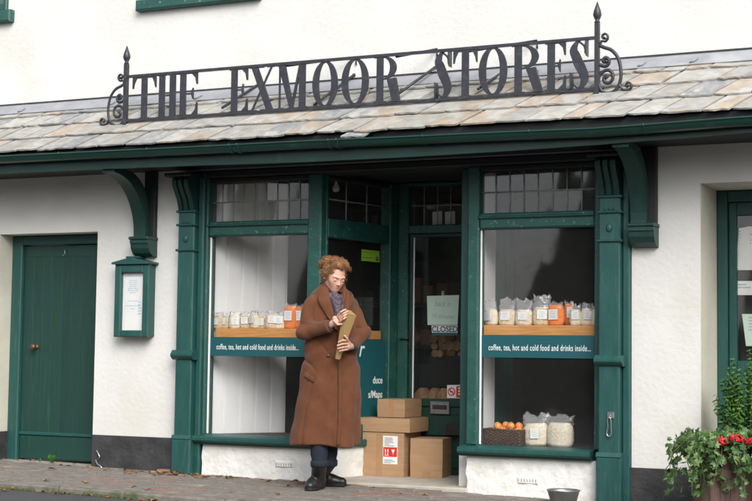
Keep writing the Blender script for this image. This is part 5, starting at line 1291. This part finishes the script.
# --- hair: gathered curls, a soft mass plus many curled locks
def hair_f(Pw):
    P = (Pw-HC)@HR; x, y, z = P[...,0], P[...,1], P[...,2]; Q = P.copy(); Q[...,0] = np.abs(x)
    d = ell(P, (0,.030,.046), (.078,.090,.079))
    d = smin(d, ell(P, (.0,-.018,.110), (.060,.050,.030)), .02)
    d = smin(d, ell(P, (-.034,.092,.062), (.060,.050,.056)), .016)
    d = smin(d, ell(Q, (.066,.022,.030), (.018,.036,.040)), .02)
    d = smin(d, ell(Q, (.066,.034,-.014), (.014,.026,.034)), .02)
    d = d + .006*np.sin(70*x+40*z)*np.sin(60*y+25*x)+.004*np.sin(120*z+50*x+90*y)
    face = ell(P, (0,-.118,-.020), (.064,.092,.105)); d = smax(d, -face, .010)
    return d
V, F = snet(hair_f, HC-np.array((.18,.18,.15)), HC+np.array((.18,.22,.21)), .0055)
hair = nmesh('hair', V, F, 'hair_auburn', PE)
mb = MB(); rs = np.random.RandomState(5)
idxs = rs.randint(0, len(V), 1900)
for i in idxs:
    p = V[i]; l = (p-HC)@HR
    if l[2] < -.05 and l[1] < -.01: continue
    n = l-np.array((0,.03,.04)); n /= np.linalg.norm(n)
    bun = np.array((-.034,.12,.075)); back = bun-l; back = back-n*(back@n); L0 = np.linalg.norm(back)
    back = back/max(L0,1e-6) if L0 > .03 else np.cross(n, (rs.uniform(-1,1),rs.uniform(-1,1),rs.uniform(-1,1))); back /= np.linalg.norm(back)
    side = np.cross(n, back); ln = rs.uniform(.025,.06); r0 = rs.uniform(.0015,.0055); w0 = rs.uniform(1.0,2.4); ph = rs.uniform(0,6.28); fz = rs.uniform(.0,.012) if rs.rand() < .25 else 0.0; pts = []
    for k in range(12):          # waved locks combed back towards the bun, a few of them frizzing off
        t = k/11; a = w0*6.28*t+ph; q = l + back*ln*(t-.4) + side*r0*math.sin(a) + n*(.0025*math.cos(a)+.002+fz*t*t*2 - .25*ln*(t-.4)**2*12*.08)
        pts.append(HC+HR@q)
    mb.tube(pts, [.0007+.0012*math.sin(3.14*k/11) for k in range(12)], 3)
for s, n_ in ((-1,46),(1,26)):       # loose tendrils at temples and nape
    for k in range(n_):
        l = np.array((s*rs.uniform(.058,.082), rs.uniform(-.05,.05), rs.uniform(.0,.05))); L_ = rs.uniform(.04,.105); pts = []; ph = rs.uniform(0,6)
        for j in range(14):
            t = j/13; pts.append(HC+HR@(l+np.array((s*.014*math.sin(t*2)+.006*math.cos(t*11+ph), .004*math.sin(t*11+ph)+.01*t, -L_*t+.02*math.sin(t*2)))))
        mb.tube(pts, [.0010*(1-.6*j/13) for j in range(14)], 3)
for k in range(60):          # fuzzy fringe above the brow
    l = np.array((rs.uniform(-.066,.066), -.052+rs.uniform(-.012,.012), .100+rs.uniform(-.010,.02))); pts = []; ph = rs.uniform(0,6); r0 = rs.uniform(.005,.010)
    for j in range(14):
        t = j/13; a = 8*t+ph; pts.append(HC+HR@(l+np.array((r0*math.cos(a)+l[0]*.35*t, -.006*math.sin(3*t)+r0*.5*math.sin(a), -.016*t+r0*math.sin(a)))))
    mb.tube(pts, [.0009]*14, 3)
mb.build('curls', 'hair_auburn', hair)
# --- scarf
def scarf_f(P):
    c = pl(335.5,297.5,.035); d = None
    q = P-c; q = q@rotz(rad(30))@rotx(rad(14))
    for k, (R_, r_, dz, ph) in enumerate(((.058,.018,.022,0),(.068,.023,-.004,1),(.072,.026,-.034,2))):
        rr = np.sqrt((q[...,0]/1.0)**2+(q[...,1]/1.05)**2); th = np.arctan2(q[...,1],q[...,0])
        e = np.sqrt((rr-R_)**2+(q[...,2]-dz-.010*np.sin(th*2+ph))**2)-r_*(1+.12*np.sin(5*th+ph*2)); d = e if d is None else smin(d, e, .010)
    d = smin(d, cone(P, c+np.array((.012,-.085,-.02)), pl(338,322,.17), .036, .018), .02)
    return d + .002*np.sin(80*P[...,0]+60*P[...,2])
c = pl(335,298,.03); V, F = snet(scarf_f, c-np.array((.14,.22,.24)), c+np.array((.14,.14,.10)), .006); nmesh('scarf', V, F, 'scarf', PE)
# cuffs of the jumper at the wrists
for w, e in ((wrR,elR),(wrL,elL)):
    dr = (w-e)/np.linalg.norm(w-e); MB().tube([w-dr*.03, w+dr*.006, w+dr*.013, w+dr*.008], [.040,.040,.034,.02], 16).build('cuff', 'cuff_dark', PE)
# --- jeans and boots
def leg_mesh(top, bot, r0, r1):
    t, b_ = np.array(top), np.array(bot); pts = []; rr = []
    for k in range(16): s = k/15; pts.append(t+(b_-t)*s); rr.append(r0+(r1-r0)*s + .0035*math.sin(k*2.3))
    mb = MB(); mb.tube(pts, rr, 18)
    d = (b_-t)/np.linalg.norm(b_-t)
    mb.tube([b_-d*.045, b_-d*.045, b_-d*.02, b_-d*.004, b_+d*.002], [r1, r1+.007, r1+.008, r1+.006, r1-.004], 18); return mb
A_an, B_an = pl(319.5,467,.10), pl(329,466,-.04)
leg_mesh(pl(318,405,.07), A_an, .078, .058).build('jeans_leg', 'denim', PE); leg_mesh(pl(330,405,-.03), B_an, .078, .056).build('jeans_leg', 'denim', PE)
def boot(ankle, heel, toe, name):
    an, h, t = [np.array(k, float) for k in (ankle, heel, toe)]; ax = t-h; L_ = np.linalg.norm(ax); ax /= L_; up = A3(0,0,1); sd_ = np.cross(ax, up)
    def f(P):
        d = cone(P, an+up*.03, h+ax*.055+up*.07, .058, .050)
        d = smin(d, cone(P, h+ax*.045+up*.045, h+ax*.045+up*.05, .046, .046), .03)
        d = smin(d, cone(P, h+ax*.06+up*.055, h+ax*.15+up*.040, .046, .042), .03)
        d = smin(d, cone(P, h+ax*.14+up*.034, t-ax*.035+up*.028, .044, .034), .03)
        d = d + .002*np.sin(90*(P@ax)+60*P[...,2])*np.exp(-((P[...,2]-.09)/.03)**2)
        d = smax(d, .006-P[...,2]+h[2]*0, .004); d = smax(d, P[...,2]-(an[2]+.012), .006); return d
    lo = np.minimum(np.minimum(h,t),an)-.08; hi = np.maximum(np.maximum(h,t),an)+.08; lo[2] = -.02
    V, F = snet(f, lo, hi, .005); o = nmesh(name, V, F, 'boot_rubber', PE)
    mb = MB(); n = 12; prof = [(-.004,.030),(.02,.040),(.07,.036),(.12,.040),(.17,.047),(.215,.044),(.25,.030),(.262,.006)]; s_ = L_/.262
    pts = [h+ax*a*s_+sd_*w for a, w in prof]+[h+ax*a*s_-sd_*w for a, w in reversed(prof)]
    mb.prism([(p[0],p[1]) for p in pts], 'z', 0, .018); mb.build('sole', 'boot_sole', o)
    mb = MB(); mb.tube([an+up*.012-ax*.062, an+up*.03-ax*.072, an+up*.045-ax*.064], .006, 6); mb.build('pull_tab', 'boot_rubber', o)
def gp(u_, v_):
    d = PR @ ray(u_, v_); t = -CL.z/d.z; p = CL+d*t; return np.array((p.x,p.y,0.0))
g1 = gp(308.5,490); boot(A_an, g1+A3(.085,.19,0), g1+A3(-.005,-.02,0), 'boot')
g2 = gp(345,485.5); boot(B_an, g2+A3(-.245,.03,0), g2+A3(.012,-.015,0), 'boot')
# --- the parcel in her hands (a thing of its own)
PA = thing('cardboard_parcel', 'narrow kraft cardboard parcel held upright in the woman\'s hands', 'parcel', PE.matrix_world @ Vector((PT+PB)/2), YAW)
ax = PT-PB; Lp = np.linalg.norm(ax); ax /= Lp
sdv = pl(353.5,310.5,.30)-pl(345.0,319.8,.33); sdv -= ax*(sdv@ax); wdt = np.linalg.norm(sdv); sdv /= wdt; dp = np.cross(ax, sdv)
if dp[1] > 0: dp = -dp
def PP(a, s, d_): return tuple(ax*a+sdv*s+dp*d_)
mb = MB(); h_ = Lp/2; w_ = .041; q = .028
k_ = .35
vs = [PP(-h_,-w_*k_,-q*k_),PP(-h_,w_*k_,-q*k_),PP(-h_,w_*k_,q*k_),PP(-h_,-w_*k_,q*k_),PP(h_,-w_,-q),PP(h_,w_,-q),PP(h_,w_,q),PP(h_,-w_,q)]
mb.add(vs, [(0,1,2,3),(7,6,5,4),(0,4,5,1),(1,5,6,2),(2,6,7,3),(3,7,4,0)]); mb.build('carton', 'kraft', PA)
# opened end flap catching the light, tilted toward the street
c0, c1 = PP(h_+.001,-w_,q), PP(h_+.001,w_,q); fl_ = [np.array(PP(h_+.002,-w_,q)), np.array(PP(h_+.002,w_,q)), np.array(PP(h_+.022,w_*1.02,-q*1.6)), np.array(PP(h_+.022,-w_*1.02,-q*1.6))]
mb = MB(); mb.add([tuple(p) for p in fl_]+[tuple(p+ax*.003) for p in fl_], [(3,2,1,0),(4,5,6,7),(0,1,5,4),(1,2,6,5),(2,3,7,6),(3,0,4,7)]); mb.build('end_flap', 'kraft', PA)
